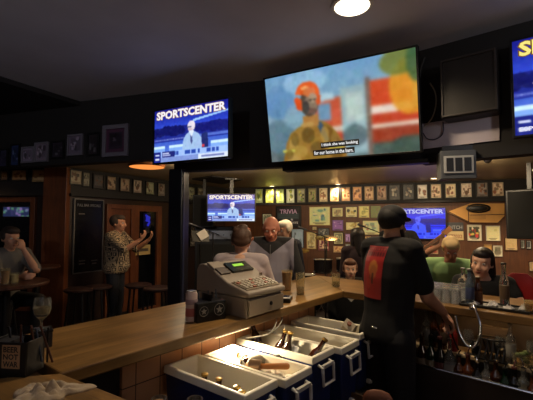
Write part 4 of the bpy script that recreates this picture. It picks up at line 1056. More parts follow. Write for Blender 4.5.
# wooden crate and padded chair back at the bottom
pk = hz(358, 403, .66)
e = thing('wooden_bin', 'tall open wooden bin with bottle necks inside, low beyond the coolers', 'crate', (pk.x, pk.y, 0), rzc)
M_CR = wood('crate slats', (84, 58, 36), (104, 74, 46), .6, .05, 'X')
Wc, Dc, Hc = .20, .20, .66
for sy in (-1, 1): obj('side_panel', MB().box((0, sy * (Dc / 2 - .008), Hc / 2), (Wc, .016, Hc)), M_CR, e)
for sx in (-1, 1): obj('end_panel', MB().box((sx * (Wc / 2 - .008), 0, Hc / 2), (.016, Dc - .034, Hc)), M_CR, e)
cfl = obj('bin_floor', MB().box((0, 0, .158), (Wc - .036, Dc - .036, .012)), M_CR, e)
cfl.location.z = .24
for i in range(2):
    for j in range(2):
        q_ = pk + ux * (-.04 + i * .08) + um * (-.04 + j * .08)
        put(beer, ub, (q_.x, q_.y, .4055), 0, 'empty brown beer bottle standing in the wooden bin', 'empties in the wooden bin')
pk = hz(378, 400, .74)
e = thing('bar_chair', 'brown padded chair back rising at the bottom edge right of the coolers', 'chair', (pk.x, pk.y, 0), rzc + .35)
M_LEA = mat('worn brown leather', (104, 62, 42), .5, noise=.15, nscale=14)
obj('backrest', MB().loft([(V((0, 0, z)), V((.075 * k, 0, 0)), V((0, .026 * k, 0))) for z, k in ((.52, .9), (.6, 1), (.7, 1), (.75, .92), (.775, .7), (.785, .35))], 20), M_LEA, e, True)
obj('seat', MB().lathe([(.17, .40), (.18, .41), (.18, .435), (.16, .45)], 24, (0, -.14, 0)), M_LEA, e, True)
for sx in (-1, 1):
    for sy in (-.02, -.26): obj('leg', MB().tube([(sx * .12, sy, .40), (sx * .15, sy + (.02 if sy > -.1 else -.02), 0)], .014, 8), M_BLACK, e)
    obj('back_post', MB().tube([(sx * .05, -.0, .41), (sx * .05, 0, .56)], .012, 8), M_BLACK, e)
# plastic cup of stirrers hung in front of second cooler
p = in_cooler(1, 1.12, -.75, .20)
e = thing('stirrer_cup', 'clear cup with a pale stirrer standing by the second cooler handle', 'cup', (p.x, p.y, .0), 0)
pz = .74
e.location.z = pz
obj('cup', MB().lathe([(.028, 0), (.036, .09), (.034, .09), (.026, .005), (.0001, .005)], 20), M_CUP, e, True)
obj('stirrer', MB().tube([(.0, 0, .01), (.008, 0, .10), (.012, 0, .16)], .007, 8).ell((.012, 0, .165), (.013, .006, .018)), mat('frosty plastic', (205, 205, 200), .3), e, True)
obj('cup_hook', MB().bar((-.03, 0, .08), (-.052, .02, .084), .02, .006), M_BLACK, e)
# ------------------------------------------------------------------ right bar: underbar deck, rail, bottles, glassware
def rb(dx, dn, z):       # distance along the right bar from the corner, distance towards the keeper
    p = CRN + ur * dx + nr * dn; return V((p.x, p.y, z))
rzr = math.atan2(ur.y, ur.x)
def px_on_right(px, off):   # distance along bar where the sight line of column px crosses the line at this offset
    d = ray(px, 222); q_ = isect(V((0, 0, 0)), V((d.x, d.y, 0)), CRN + nr * off, ur); return (q_ - (CRN + nr * off)).dot(ur)
e = thing('underbar_station', 'long stainless underbar station with a bottle rail below the right bar', 'underbar station', tuple(rb(0, 0, 0)), rzr)
sgn = -1 if (Matrix.Rotation(-rzr, 3, 'Z') @ nr).y < 0 else 1
x0, x1 = .50, 2.3; xc = (x0 + x1) / 2; xl = x1 - x0
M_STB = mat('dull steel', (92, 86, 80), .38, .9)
M_LIT = mat('steel ledge', (200, 178, 140), .35, .2)  # pale non-metal tone puts the ledge's bright reflection into its colour
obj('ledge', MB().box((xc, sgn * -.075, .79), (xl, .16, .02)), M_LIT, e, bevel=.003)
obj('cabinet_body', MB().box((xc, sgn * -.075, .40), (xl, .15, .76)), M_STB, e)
obj('rail_floor', MB().box((xc, sgn * .09, .63), (xl, .16, .012)), M_STB, e)
obj('rail_front', MB().box((xc, sgn * .175, .60), (xl, .008, .27)), M_STB, e)
obj('rail_lip', MB().tube([(x0, sgn * .175, .74), (x1, sgn * .175, .74)], .007, 8), M_CHROME, e, True)
obj('base_panel', MB().box((xc, sgn * .12, .24), (xl, .1, .42)), mat('black base', (22, 18, 16), .5), e)
for x in (x0 + .02, x1 - .02): obj('end_bracket', MB().box((x, sgn * .08, .55), (.012, .18, .35)), M_STB, e)
liq = [('brown', 'cream'), ('clear', 'white'), ('dark', 'tan'), ('green', 'cream'), ('amber', 'black'), ('clear', 'orange'), ('dark', 'red'), ('amber', 'tan')]
protos = {}
GR = 'liquor bottles in the speed rail'
capm = [M_CHROME, M_BLKPL, LB['red']]
cn = {'brown': 'brown', 'clear': 'clear', 'dark': 'almost black', 'green': 'green', 'amber': 'amber'}
xs = [px_on_right(p, .09) for p in (419, 428, 437, 446, 455, 464, 473, 482, 491, 500, 509, 518, 527)]
refs = ['left end under the bartender hand', 'second from the left', 'third from the left', 'fourth from the left', 'left of the soda hose', 'directly under the soda gun', 'sixth from the right', 'fifth from the right', 'left of centre right', 'green capped group', 'third from the right', 'second from the right', 'right end']
refs = ['leftmost, under the bartender hand', 'second from the left', 'third from the left', 'fourth from the left', 'fifth from the left', 'sixth from the left', 'middle one of thirteen', 'sixth from the right', 'fifth from the right', 'fourth from the right', 'third from the right', 'second from the right', 'rightmost']
for i, x in enumerate(xs):
    g, l = liq[(i * 3) % 8]; key = (g, l)
    H = .27 + .02 * ((i * 5) % 3)
    if key not in protos:
        protos[key] = bottle_proto('liquor_bottle', 'bottle', g, .29, .037, .013, LB[l], capm[i % 3], 'x', True); o_ = protos[key]
    else: o_ = dup(protos[key])
    o_.location = rb(x, .09, .6365); o_.rotation_euler = (0, 0, i * 1.3); o_.scale = (.95, .95, .88) if i < 4 else (.9, .9, .56 + .05 * (i % 3))
    o_['label'] = f'{cn[g]} liquor bottle with pour spout, {refs[i]} in the speed rail'; o_['group'] = GR
# second tier on ledge: bottles and glasses
M_LIME = mat('lime green', (70, 84, 34), .6)
xs2 = [(424, 'b'), (432, 'b'), (441, 'b'), (450, 'r'), (465, 'w'), (471, 'k'), (488, 'c'), (497, 'w'), (506, 'b'), (517, 'l'), (528, 'w')]
for i, (px, t) in enumerate(xs2):
    x = px_on_right(px, -.03)
    p = rb(x, -.03, .8005)
    if t == 'b':
        g, l = liq[(i * 3 + 1) % 8]; key = (g, l)
        if key not in protos: protos[key] = bottle_proto('liquor_bottle', 'bottle', g, .29, .037, .013, LB[l], capm[i % 3], 'x', True); o_ = protos[key]
        else: o_ = dup(protos[key])
        o_.location = p; o_.scale = (.75, .75, .74)
        o_['label'] = f'{cn[g]} bottle on the steel ledge behind the rail, ' + ('above the bartender hand, leftmost', 'beside the leftmost ledge bottle', 'left of the red topped squeeze bottle', '', '', '', '', '', 'between the two right wine glasses')[i]; o_['group'] = 'bottles on the steel ledge'
    elif t == 'r':
        e = thing('squeeze_bottle', 'red squeeze bottle on the steel ledge left of the hose loop', 'bottle', p); obj('bottle_body', MB().lathe([(.024, 0), (.026, .01), (.026, .1), (.02, .12)], 16), mat('red plastic', (130, 26, 22), .4), e, True); obj('nozzle', MB().lathe([(.02, .1205), (.006, .14), (.003, .165)], 12), mat('red plastic', (130, 26, 22), .4), e, True)
    elif t == 'w':
        e = thing('stem_glass', ['', '', '', '', 'stemmed glass on the ledge inside the soda hose loop', '', '', 'stemmed glass left of the black mat stack', '', '', 'stemmed glass on the ledge at the right edge'][i] or 'stemmed glass', 'glass', p, 0, 'stemmed glasses on the ledge')
        obj('glass_bowl', MB().lathe([(.028, 0), (.028, .002), (.004, .005), (.0035, .05), (.02, .062), (.03, .085), (.031, .11), (.027, .14), (.0255, .14), (.0295, .11), (.0285, .086), (.0001, .062)], 18), GLS['clear'], e, True)
    elif t == 'k':
        e = thing('soda_gun', 'black soda gun hanging on its chrome hose over the steel ledge', 'soda gun', p); obj('gun_head', MB().box((0, 0, .06), (.035, .04, .06)), M_BLKPL, e, bevel=.006); obj('gun_nozzle', MB().lathe([(.016, 0), (.02, .03)], 14), M_BLKPL, e, True)
        for kx in (-1, 1): obj('gun_button', MB().box((kx * .008, -.021, .07), (.01, .004, .02)), M_WHITE, e)
    elif t == 'c':
        e = thing('glass_rack', 'black wire rack of crossed rods on the ledge in the middle', 'rack', p, rzr); 
        for kx in range(5):
            obj('rod', MB().tube([(-.06 + kx * .03, -.05, .0), (-.05 + kx * .03, .0, .11), (-.03 + kx * .02, .05, .0)], .005, 6), M_BLKPL, e)
        obj('rack_base', MB().box((0, 0, .004), (.16, .11, .008)), M_BLKPL, e)
        obj('rack_ring', MB().tube([(.07 * math.cos(k * PI / 10), .045 * math.sin(k * PI / 10), .115) for k in range(20)], .005, 6, True), M_BLKPL, e)
    elif t == 'l':
        e = thing('lime_tub', 'clear tub of cut limes on the ledge near the right edge', 'tub', p, rzr); obj('tub', MB().lathe([(.045, 0), (.052, .07), (.05, .07), (.043, .004), (.0001, .004)], 20), M_CUP, e, True)
        for kx in range(7): obj('lime_wedge', MB().ell((.022 * math.cos(kx), .022 * math.sin(kx), .025 + .008 * kx), (.018, .012, .012)), M_LIME, e, True)
# chrome hose loop
def rpx(px, py, off=.12):
    x = px_on_right(px, off); q_ = rb(x, off, 0); d = ray(px, py); t = q_.y / d.y; return V((q_.x, q_.y, CAM_H + d.z * t))
cable('soda_hose', [rpx(470, 304, .03), rpx(473, 311, .06), rpx(477, 324, .09), rpx(476.5, 336, .10), rpx(471, 346, .10), rpx(463, 345, .10), rpx(456, 332, .09), rpx(453, 316, .05)], .0075, M_CHROME, 'chrome soda hose looping down from the edge of the right bar', 'hose')
cable('soda_hose', [rpx(437, 309, .02), rpx(446, 322, .05), rpx(450, 338, .05), rpx(455, 350, .04)], .006, M_BCAB, 'black hose left of the chrome soda hose', 'hose')
e = thing('hose_bracket', 'small chrome swivel bracket where the soda hose meets the right bar edge', 'bracket', rpx(470.5, 307, .018), rzr)
obj('swivel_ball', MB().ell((0, sgn * .016, 0), .013), M_CHROME, e, True); obj('swivel_plate', MB().box((0, sgn * .002, 0), (.04, .006, .036)), M_STEEL, e)
# small grey box on the splash panel
p = rb(px_on_right(491, -.16), -.16, .905)
e = thing('switch_box', 'plain grey panel box on the splash panel under the right bar', 'box', p, rzr); obj('box_body', MB().box((0, 0, 0), (.15, .03, .10)), mat('warm grey box', (112, 102, 92), .5), e, bevel=.004); obj('box_cover', MB().box((0, sgn * .0165, 0), (.13, .004, .08)), mat('box cover', (124, 112, 100), .5), e)
# glasses upside down on the bar
tg = thing('rocks_glass', 'x', 'glass', (0, 0, -5))
obj('glass_wall', MB().lathe([(.031, 0), (.026, .085), (.0001, .085), (.0001, .078), (.023, .078), (.0285, 0)], 12), mat('cut glass', (225, 228, 230), .12, trans=.75, coat=.6), tg, True)
obj('glass_foot', MB().lathe([(.0262, .0855), (.027, .092), (.0001, .092)], 12), mat('cut glass', (225, 228, 230), .12), tg, True)
ug = []; k = 0
for off, pxs in ((-.10, (427, 436, 445, 454)), (-.19, (429, 437.5, 446, 455, 463)), (-.28, (432, 440, 448, 456))):
    for j, px in enumerate(pxs):
        x = px_on_right(px, off); p = rb(x, off, ZB + .0005)
        rowname = {-.10: 'front', -.19: 'middle', -.28: 'back'}[off]
        if x < .1: continue
        put(tg, ug, p, 0, f'upturned clear glass, {ORD[j]} from the left in the {rowname} row on the right bar', 'upturned glasses on the right bar'); k += 1
def bar_bottle(px, off, glass, lab, capc, H, R, label, neck=.012):
    e = bottle_proto('bar_bottle', 'bottle', glass, H, R, neck, lab, capc, label); e.location = rb(px_on_right(px, off), off, ZB + .0005); return e
bar_bottle(467.8, -.12, 'blue', LB['blue'], LB['white'], .22, .025, 'pale blue bottle right of the upturned glasses on the right bar')
bar_bottle(476, -.17, 'amber', LB['orange'], LB['tan'], .17, .024, 'short amber bottle beside the pale blue bottle')
bar_bottle(461.5, -.33, 'clear', LB['white'], LB['white'], .2, .034, 'clear bottle behind the upturned glasses')
bar_bottle(502, -.22, 'clear', LB['tan'], M_BLKPL, .26, .026, 'tall slim clear bottle standing alone by the red chair')
e = thing('bar_tray', 'low black service tray with napkins on the right bar', 'tray', rb(px_on_right(493, -.14), -.14, ZB), rzr)
obj('tray_base', MB().box((0, 0, .004), (.36, .15, .008)), M_BLKPL, e)
obj('tray_rim', MB().tube([(-.18, -.075, .012), (.18, -.075, .012), (.18, .075, .012), (-.18, .075, .012)], .005, 6, True), M_BLKPL, e)
for i, (dx, dn, w_, h_) in enumerate(((-.12, .02, .07, .012), (-.02, -.02, .09, .016), (.07, .02, .06, .01), (.14, -.01, .05, .02))):
    p = rb(px_on_right(493, -.14) + dx, -.14 + dn, ZB + .0085)
    cloth_blob('paper_napkin', p, w_ / 2, .028, h_ * 1.5, mat('white tissue', (186, 180, 176), .9), f'crumpled white napkin on the black tray, {ORD[i]} from the left', 'napkin', 10 + i, i)
p = rb(px_on_right(527, -.12), -.12, ZB + .0005)
tumbler('small glass of amber drink at the right edge of the right bar', p, .07, .026, .03, M_BEERL, .7)
# flat phone or check tray behind the glasses
p = rb(px_on_right(434, -.42), -.42, ZB + .001)
tag(obj('check_folder', MB().box((0, 0, .01), (.26, .09, .02)), mat('dark folder', (54, 44, 48), .35), loc=p, rz=rzr, bevel=.003), 'flat dark folder on the bar in front of the man in green', 'folder')

# red chair beyond the right bar
def stool(x, y, label, seatc, group='bar stools', h=.75, back=None, rz=0.0):
    e = thing('bar_stool', label, 'stool', (x, y, 0), rz, group)
    obj('seat', MB().lathe([(.0001, h - .05), (.15, h - .05), (.175, h - .03), (.175, h - .012), (.15, h), (.0001, h)], 24), seatc, e, True)
    for k in range(4):
        a = PI / 4 + k * PI / 2; obj('leg', MB().tube([(.11 * math.cos(a), .11 * math.sin(a), h - .05), (.19 * math.cos(a), .19 * math.sin(a), 0)], .013, 8), M_BLACK, e, True)
    obj('foot_ring', MB().tube([(.165 * math.cos(k * PI / 12), .165 * math.sin(k * PI / 12), .25) for k in range(24)], .009, 6, True), M_CHROME, e, True)
    if back is not None:
        obj('backrest', MB().loft([(V((0, .18, z)), V((.105 * k, 0, 0)), V((0, .03 * k, 0))) for z, k in ((h + .12, .7), (h + .2, 1), (h + .36, 1), (h + .43, .85), (h + .46, .5))], 22), back, e, True)
        for sx in (-1, 1): obj('back_post', MB().tube([(sx * .06, .13, h - .03), (sx * .06, .175, h + .2)], .011, 6), M_BLACK, e)
    return e
M_SEAT = mat('dark red seat', (40, 20, 18), .55); M_RED = mat('bright red vinyl', (150, 22, 18), .5)
p = rb(px_on_right(517, -.9), -.9, 0)
stool(p.x, p.y, 'stool with a bright red rounded backrest beyond the right bar', M_RED, h=.72, back=M_RED, rz=-.6)
for i, (px, y) in enumerate(((80, 4.9), (99, 5.1), (139, 5.25), (158, 5.0))):
    q_ = hy(px, 250, y)
    stool(q_.x, q_.y, ['dark stool below the left side of the menu board', 'dark stool below the right side of the menu board', 'dark stool just right of the standing man', 'dark stool left of the post'][i], M_SEAT, 'dark stools along the side wall')
# high tables at left
def high_table(px, y, z, r, label):
    q_ = hy(px, 250, y)
    e = thing('high_table', label, 'table', (q_.x, q_.y, 0), 0, 'round high tables')
    obj('tabletop', MB().lathe([(.0001, z - .035), (r - .01, z - .035), (r, z - .025), (r, z - .006), (r - .006, z), (.0001, z)], 36), wood('table top brown', (60, 32, 20), (84, 46, 28), .4, .1), e, True)
    obj('table_post', MB().tube([(0, 0, .03), (0, 0, z - .036)], .035, 12), M_BLACK, e, True)
    obj('table_base', MB().lathe([(.24, 0), (.24, .012), (.05, .03), (.0001, .03)], 28), M_BLACK, e, True)
    return q_
t1 = high_table(8, 3.75, 1.0, .36, 'round dark high table with two drinks in front of the seated man')
t2 = high_table(38, 4.95, 1.02, .26, 'small round high table whose edge catches light under the notice')
p = V((hy(5.5, 270, 3.62).x, 3.62, 1.0)); tumbler('pint glass of amber beer on the left high table, nearest the edge', p, .15, .03, .042, M_BEERL, .85)
p = V((hy(14.5, 270, 3.7).x, 3.7, 1.0)); tumbler('short glass of pale drink on the left high table, right of the pint', p, .10, .034, .042, mat('cloudy drink', (200, 190, 160), .2, trans=.3), .8)

# ------------------------------------------------------------------ band gear on the far floor
def at_wall(px, off): 
    p = WB.hit(px, 222, off); return V((p.x, p.y, 0))
dk = hy(336, 250, 6.4)
e = thing('drum_kit', 'black drum kit with cymbals in front of the back wall posters', 'drum kit', (dk.x, dk.y, 0), 0)
M_DR = mat('black drum shell', (18, 16, 18), .25); M_HEAD = mat('drum head', (150, 140, 125), .5)
def drum(x, y, z, r, h, name, horiz=False):
    A_ = Matrix.Rotation(PI / 2, 3, 'X') if horiz else None
    d_ = obj(name, MB().lathe([(r, -h / 2), (r, h / 2)], 28, (x, y, z), A_), M_DR, e, True)
    for s_ in (-1, 1):
        c_ = V((0, 0, s_ * h / 2)); c_ = (A_ @ c_) if A_ is not None else c_
        obj('drum_head', MB().lathe([(r * .96, -.004), (r * .96, .004)], 28, V((x, y, z)) + c_ * 1.01, A_), M_HEAD if not horiz else M_DR, d_, True)
        pts = [(r * math.cos(k * PI / 12), r * math.sin(k * PI / 12), s_ * h / 2) for k in range(24)]
        pts = [(A_ @ V(q_) if A_ is not None else V(q_)) + V((x, y, z)) for q_ in pts]
        obj('hoop', MB().tube(pts, .012, 6, True), M_CHROME, d_, True)
drum(0, 0, .36, .30, .38, 'bass_drum', True); drum(-.22, -.02, .86, .15, .2, 'tom_drum'); drum(.16, -.02, .88, .16, .2, 'tom_drum'); drum(.5, .1, .42, .2, .36, 'floor_drum'); drum(-.5, .15, .62, .18, .14, 'snare_drum')
for x, y, z, r in ((-.62, .2, 1.1, .2), (.55, .15, 1.22, .25), (-.1, .35, 1.3, .2)):
    c_ = obj('cymbal', MB().lathe([(.0001, .02), (.03, .012), (r, 0), (r, -.002), (.03, .008), (.0001, .016)], 28, (x, y, z), Matrix.Rotation(.2, 3, 'X')), mat('brass cymbal', (170, 130, 60), .25, .9), e, True)
    obj('cymbal_stand', MB().tube([(x, y, 0), (x, y, z)], .01, 6).tube([(x - .2, y, 0), (x, y, .25), (x + .2, y, 0)], .009, 6), M_CHROME, e, True)
def mic_stand(px, y, h, label, paper=False, boom=.3):
    q_ = hy(px, 250, y)
    e = thing('microphone_stand', label, 'microphone stand', (q_.x, q_.y, 0), .3, 'microphone stands')
    obj('stand_pole', MB().tube([(0, 0, .02), (0, 0, h)], .011, 8), M_BLACK, e, True)
    obj('stand_base', MB().lathe([(.14, 0), (.14, .012), (.02, .03), (.0001, .03)], 20), M_BLACK, e, True)
    obj('boom_arm', MB().tube([(.1, 0, h - .04), (-boom, 0, h + .1)], .008, 6), M_BLACK, e, True)
    obj('microphone', MB().cap((-boom, 0, h + .1), (-boom - .12, 0, h + .14), .013, .02), mat('microphone grey', (60, 60, 62), .4, .5), e, True)
mic_stand(325, 5.9, 1.36, 'microphone stand beside the drum kit'); mic_stand(213, 5.9, 1.42, 'microphone stand under the black loudspeaker', boom=.25); mic_stand(382, 6.2, 1.4, 'microphone stand behind the bartender')
q_ = hy(200, 262, 4.9)
e = thing('music_stand', 'dark music stand holding a pale sheet, right of the post', 'music stand', (q_.x, q_.y, 0), .5)
obj('stand_pole', MB().tube([(0, 0, .02), (0, 0, 1.3)], .011, 8), M_BLACK, e, True)
for k in range(3): obj('leg', MB().tube([(0, 0, .3), (.26 * math.cos(k * 2.1), .26 * math.sin(k * 2.1), 0)], .008, 6), M_BLACK, e, True)
obj('desk', MB().box((0, 0, 1.40), (.22, .014, .15), Matrix.Rotation(-.4, 3, 'X')), M_BLACK, e)
obj('sheet', MB().box((.03, -.014, 1.42), (.13, .003, .11), Matrix.Rotation(-.4, 3, 'X') @ Matrix.Rotation(-.5, 3, 'Y')), mat('sheet paper', (196, 192, 186), .8), e)
for i, (px, y, w_, h_, lb) in enumerate(((217, 6.9, .8, 1.5, 'tall black equipment cabinet under the distant corner television'), (300, 6.3, .5, .62, 'black guitar amplifier behind the bald man shoulder'), (312, 7.0, .42, .5, 'smaller black amplifier beside the drum kit'))):
    q_ = hy(px, 250, y)
    e = thing('amplifier', lb, 'amplifier', (q_.x, q_.y, 0), 0, 'black amplifiers by the stage')
    obj('cabinet', MB().box((0, .15, h_ / 2), (w_, .3, h_)), M_BLKPL, e, bevel=.01)
    obj('grille', MB().box((0, -.006, h_ * .43), (w_ * .88, .01, h_ * .72)), mat('speaker cloth', (10, 10, 11), .95), e)
    obj('control_panel', MB().box((0, -.006, h_ * .9), (w_ * .88, .01, h_ * .1)), M_STEEL, e)
    for k in range(5): obj('knob', MB().lathe([(.012, 0), (.010, .015)], 10, (-w_ * .3 + k * w_ * .15, -.012, h_ * .9), Matrix.Rotation(PI / 2, 3, 'X')), M_BLKPL, e, True)
# ------------------------------------------------------------------ people
def fuse(mb, name, voxel=.008, smooth=4):
    me = mb.mesh('tmp'); ob = bpy.data.objects.new('tmp', me); COL.objects.link(ob)
    r = ob.modifiers.new('r', 'REMESH'); r.mode = 'VOXEL'; r.voxel_size = voxel; r.adaptivity = 0
    if smooth:
        s_ = ob.modifiers.new('s', 'SMOOTH'); s_.iterations = smooth; s_.factor = .5
    dg = bpy.context.evaluated_depsgraph_get(); out = bpy.data.meshes.new_from_object(ob.evaluated_get(dg)); out.name = name
    bpy.data.objects.remove(ob); bpy.data.meshes.remove(me)
    return out
def skin_mat(name, rgb): return mat(name, rgb, .5, noise=.08, nscale=10)
SK = skin_mat('skin warm', (170, 122, 96)); SK2 = skin_mat('skin ruddy', (182, 116, 92)); SK3 = skin_mat('skin pale', (196, 150, 124))
M_EYEW = mat('eye white', (200, 195, 188), .3); M_IRIS = mat('eye iris', (36, 24, 18), .2); M_LIP = mat('lips', (140, 70, 62), .5)
def person(label, loc, rz, H=1.75, hipz=None, lean=(0, 0), twist=0.0, head=(0, 0, 0), armL=None, armR=None, seated=False, skin=SK, shirt=None, shirt_name='shirt', sleeve=.55,
           pants=None, shoes=None, hair=None, hairm=None, voxel=.009, belly=0.0, build=1.0, handL=None, handR=None, collar=False, legs=True, cap=None, beard=None, fem=False, hem=-.06, extra=None, curl=.5, seat_z=.76, skull=1.07, neck=.138):
    s = H / 1.75
    e = thing('person', label, 'person', loc, rz)
    hz_ = (hipz if hipz is not None else (seat_z + .09 if seated else .93 * s))
    P = V((0, 0, hz_)); lx, ly = lean
    def sp(t): return P + V((lx * t, ly * t, (.52 * s) * t * math.sqrt(max(.2, 1 - (lx * lx + ly * ly) / .5))))
    Nk = sp(1.0)
    sw = (.172 if not fem else .155) * s * build
    ct, st_ = math.cos(twist), math.sin(twist)
    side = V((ct, st_, 0)); front = V((st_, -ct, 0))
    SLj, SRj = Nk + side * sw - V((0, 0, .045 * s)), Nk - side * sw - V((0, 0, .045 * s))
    hy_, hp_, hr_ = head
    RH = Matrix.Rotation(hy_, 3, 'Z') @ Matrix.Rotation(hp_, 3, 'X') @ Matrix.Rotation(hr_, 3, 'Y')   # head faces -Y
    Hc = Nk + V((lx * .12, ly * .12, neck * s)) + RH @ V((0, -.025, 0)); hs = s * skull
    bd = MB()
    def torso(mb, g, z0, z1, pts=None):
        secs = []
        pr = [(-.08, .155, .115), (0, .17, .12 + belly * .4), (.1, .155, .115 + belly), (.22, .143 if not fem else .128, .108 + belly * .9), (.42, .158, .118 + belly * .4), (.62, .172, .122), (.80, .18, .11), (.92, .15, .085), (.985, .09, .068), (1.04, .058, .056)]
        for t, a, b in pr:
            if t < z0 or t > z1: continue
            c = sp(t) if t >= 0 else P + V((0, 0, t * .52))
            k = max(0, min(1, t)); sd = (V((1, 0, 0)) * (1 - k) + side * k).normalized(); fr = V((sd.y, -sd.x, 0))
            secs.append((c + fr * (belly * .35 if .05 < t < .5 else 0), sd * ((a * s * build + g)), fr * ((b * s * build + g))))
        mb.loft(secs, 20)
    torso(bd, 0, -1, 2)
    for q_, S_ in ((1, SLj), (-1, SRj)): bd.cap(sp(.97) + V((0, 0, .0)), S_ + V((0, 0, .012)), .055 * s, .050 * s)
    bd.cap(sp(.96), Hc - RH @ V((0, -.0, .07 * hs)), .056 * s, .052 * s)
    # head
    bd.ell(Hc + RH @ V((0, .012, .022)) * hs, (.073 * hs, .090 * hs, .088 * hs), RH, 20, 14)
    bd.ell(Hc + RH @ V((0, -.022, -.045)) * hs, (.056 * hs, .066 * hs, .066 * hs), RH, 16, 12)
    bd.ell(Hc + RH @ V((0, -.062, -.090)) * hs, (.024 * hs, .022 * hs, .02 * hs), RH)
    bd.cap(Hc + RH @ V((0, -.080, .012)) * hs, Hc + RH @ V((0, -.104, -.026)) * hs, .010 * hs, .014 * hs)
    bd.cap(Hc + RH @ V((-.035, -.074, .030)) * hs, Hc + RH @ V((.035, -.074, .030)) * hs, .012 * hs, .012 * hs)
    for q in (-1, 1):
        bd.ell(Hc + RH @ V((q * .073, .012, -.008)) * hs, (.010 * hs, .018 * hs, .030 * hs), RH)
        bd.ell(Hc + RH @ V((q * .040, -.058, -.025)) * hs, (.022 * hs, .02 * hs, .022 * hs), RH)
        bd.ell(Hc + RH @ V((q * .010, -.096, -.030)) * hs, .011 * hs)
    bd.cap(Hc + RH @ V((-.018, -.082, -.058)) * hs, Hc + RH @ V((.018, -.082, -.058)) * hs, .009 * hs, .009 * hs)
    # arms
    arms = {}
    for q, A, S_, hn in ((1, armL, SLj, handL), (-1, armR, SRj, handR)):
        if A is None: A = ((q * .05, .02, -.28), (q * .04, -.06, -.52))
        E = S_ + V(A[0]) * s; W = S_ + V(A[1]) * s
        arms[q] = (S_, E, W)
        k = .85 if fem else 1.0
        bd.cap(S_, E, .050 * s * k * build, .040 * s * k); bd.ell(S_, .056 * s * k * build)
        mid_ = E + (W - E) * .35
        bd.cap(E, mid_, .040 * s * k, .039 * s * k); bd.cap(mid_, W, .039 * s * k, .026 * s * k)
        # hand
        d = (W - E).normalized() if hn is None else V(hn[0]).normalized()
        nrm = V(hn[1]) if hn is not None else V((-q, 0, -.2))
        nrm = (nrm - d * nrm.dot(d)).normalized(); th = d.cross(nrm) * (1 if hn is None or len(hn) < 3 else hn[2])
        cu = curl if hn is None or len(hn) < 4 else hn[3]
        pc = W + d * .055 * s
        Rh = Matrix((d, th, nrm)).transposed()
        bd.ell(pc, (.052 * s, .040 * s, .017 * s), Rh)
        bd.cap(W, W + d * .05 * s, .023 * s, .021 * s)
        for fi, (off, ln) in enumerate(((.030, .066), (.010, .074), (-.010, .069), (-.029, .054))):
            b0 = W + (d * .085 + th * off) * s; a_ = cu * .55; cur = d.copy(); L_ = ln * s; pt = b0; r0 = .0095 * s
            for sg_, fr_ in enumerate((.42, .32, .26)):
                cur = (d * math.cos(a_) + nrm * math.sin(a_)).normalized(); nx = pt + cur * L_ * fr_
                bd.cap(pt, nx, r0, r0 * .92, 8); pt = nx; r0 *= .92; a_ += cu * .8
        tb = W + (d * .028 + th * .026) * s; t1 = tb + (d * .5 + th * .8 + nrm * .25).normalized() * .034 * s; t2 = t1 + (d * .85 + th * .25 + nrm * .45).normalized() * .03 * s
        bd.cap(tb, t1, .014 * s, .0115 * s, 8); bd.cap(t1, t2, .0115 * s, .0095 * s, 8)
    # legs
    J = {}
    for q in (-1, 1):
        hp = P + V((q * .09 * s, 0, -.02))
        if seated: kn = hp + V((q * .07, -.42 * s, .02)); an = kn + V((0, .06, -.42 * s))
        else: kn = hp + V((q * .01, -.015, -.42 * s)); an = V((hp.x + q * .015, .02, .085))
        J[q] = (hp, kn, an)
        bd.cap(hp, kn, .085 * s, .055 * s); bd.cap(kn, an + (kn - an) * .65, .053 * s, .056 * s); bd.cap(an + (kn - an) * .65, an, .056 * s, .036 * s)
        bd.cap(an + V((0, .01, -.03)), an + V((q * .02, -.13, -.05)), .034 * s, .03 * s)
    obj('body', fuse(bd, 'body', voxel), skin, e, smooth='all')
    # garments
    if shirt is not None:
        g = .016; sm_ = MB(); torso(sm_, g, hem / .52 if hem < 0 else hem, .99)
        for q_, S_ in ((1, SLj), (-1, SRj)): sm_.cap(sp(.97) + V((0, 0, -.004)), S_ + V((0, 0, .012)), .055 * s + g * .7, .050 * s + g)
        for q in (1, -1):
            S_, E, W = arms[q]; k = .85 if fem else 1.0
            sm_.ell(S_, .056 * s * k * build + g)
            if sleeve <= 1:
                sm_.cap(S_, S_ + (E - S_) * sleeve, .052 * s * k * build + g, .046 * s * k + g)
            else:
                sm_.cap(S_, E, .052 * s * k * build + g, .042 * s * k + g * .8); sm_.cap(E, E + (W - E) * (sleeve - 1), .042 * s * k + g * .8, .034 * s * k + g * .5)
        if collar: sm_.tube([sp(.97) + V((math.cos(t * PI / 8) * .062 * s, math.sin(t * PI / 8) * .06 * s, .012)) for t in range(16)], .014 * s, 8, True)
        so = obj(shirt_name, fuse(sm_, shirt_name, voxel), shirt, e, smooth='all'); e['_s'] = 1; del e['_s']
    else: so = None
    if pants is not None:
        pm = MB(); torso(pm, .010, -1, .12)
        for q in (-1, 1):
            hp, kn, an = J[q]; pm.cap(hp, kn, .097 * s, .068 * s); pm.cap(kn, an, .068 * s, .052 * s)
        obj('trousers', fuse(pm, 'trousers', voxel * 1.2), pants, e, smooth='all')
    for q in (-1, 1):
        hp, kn, an = J[q]; f = MB(); f.cap(an + V((0, .02, -.03)), an + V((q * .022, -.15, -.042)), .042 * s, .036 * s); f.box(an + V((q * .01, -.06, -.075)), (.08 * s, .25 * s, .018))
        obj('shoe', fuse(f, 'shoe', .012, 2), shoes or M_BLKPL, e, smooth='all')
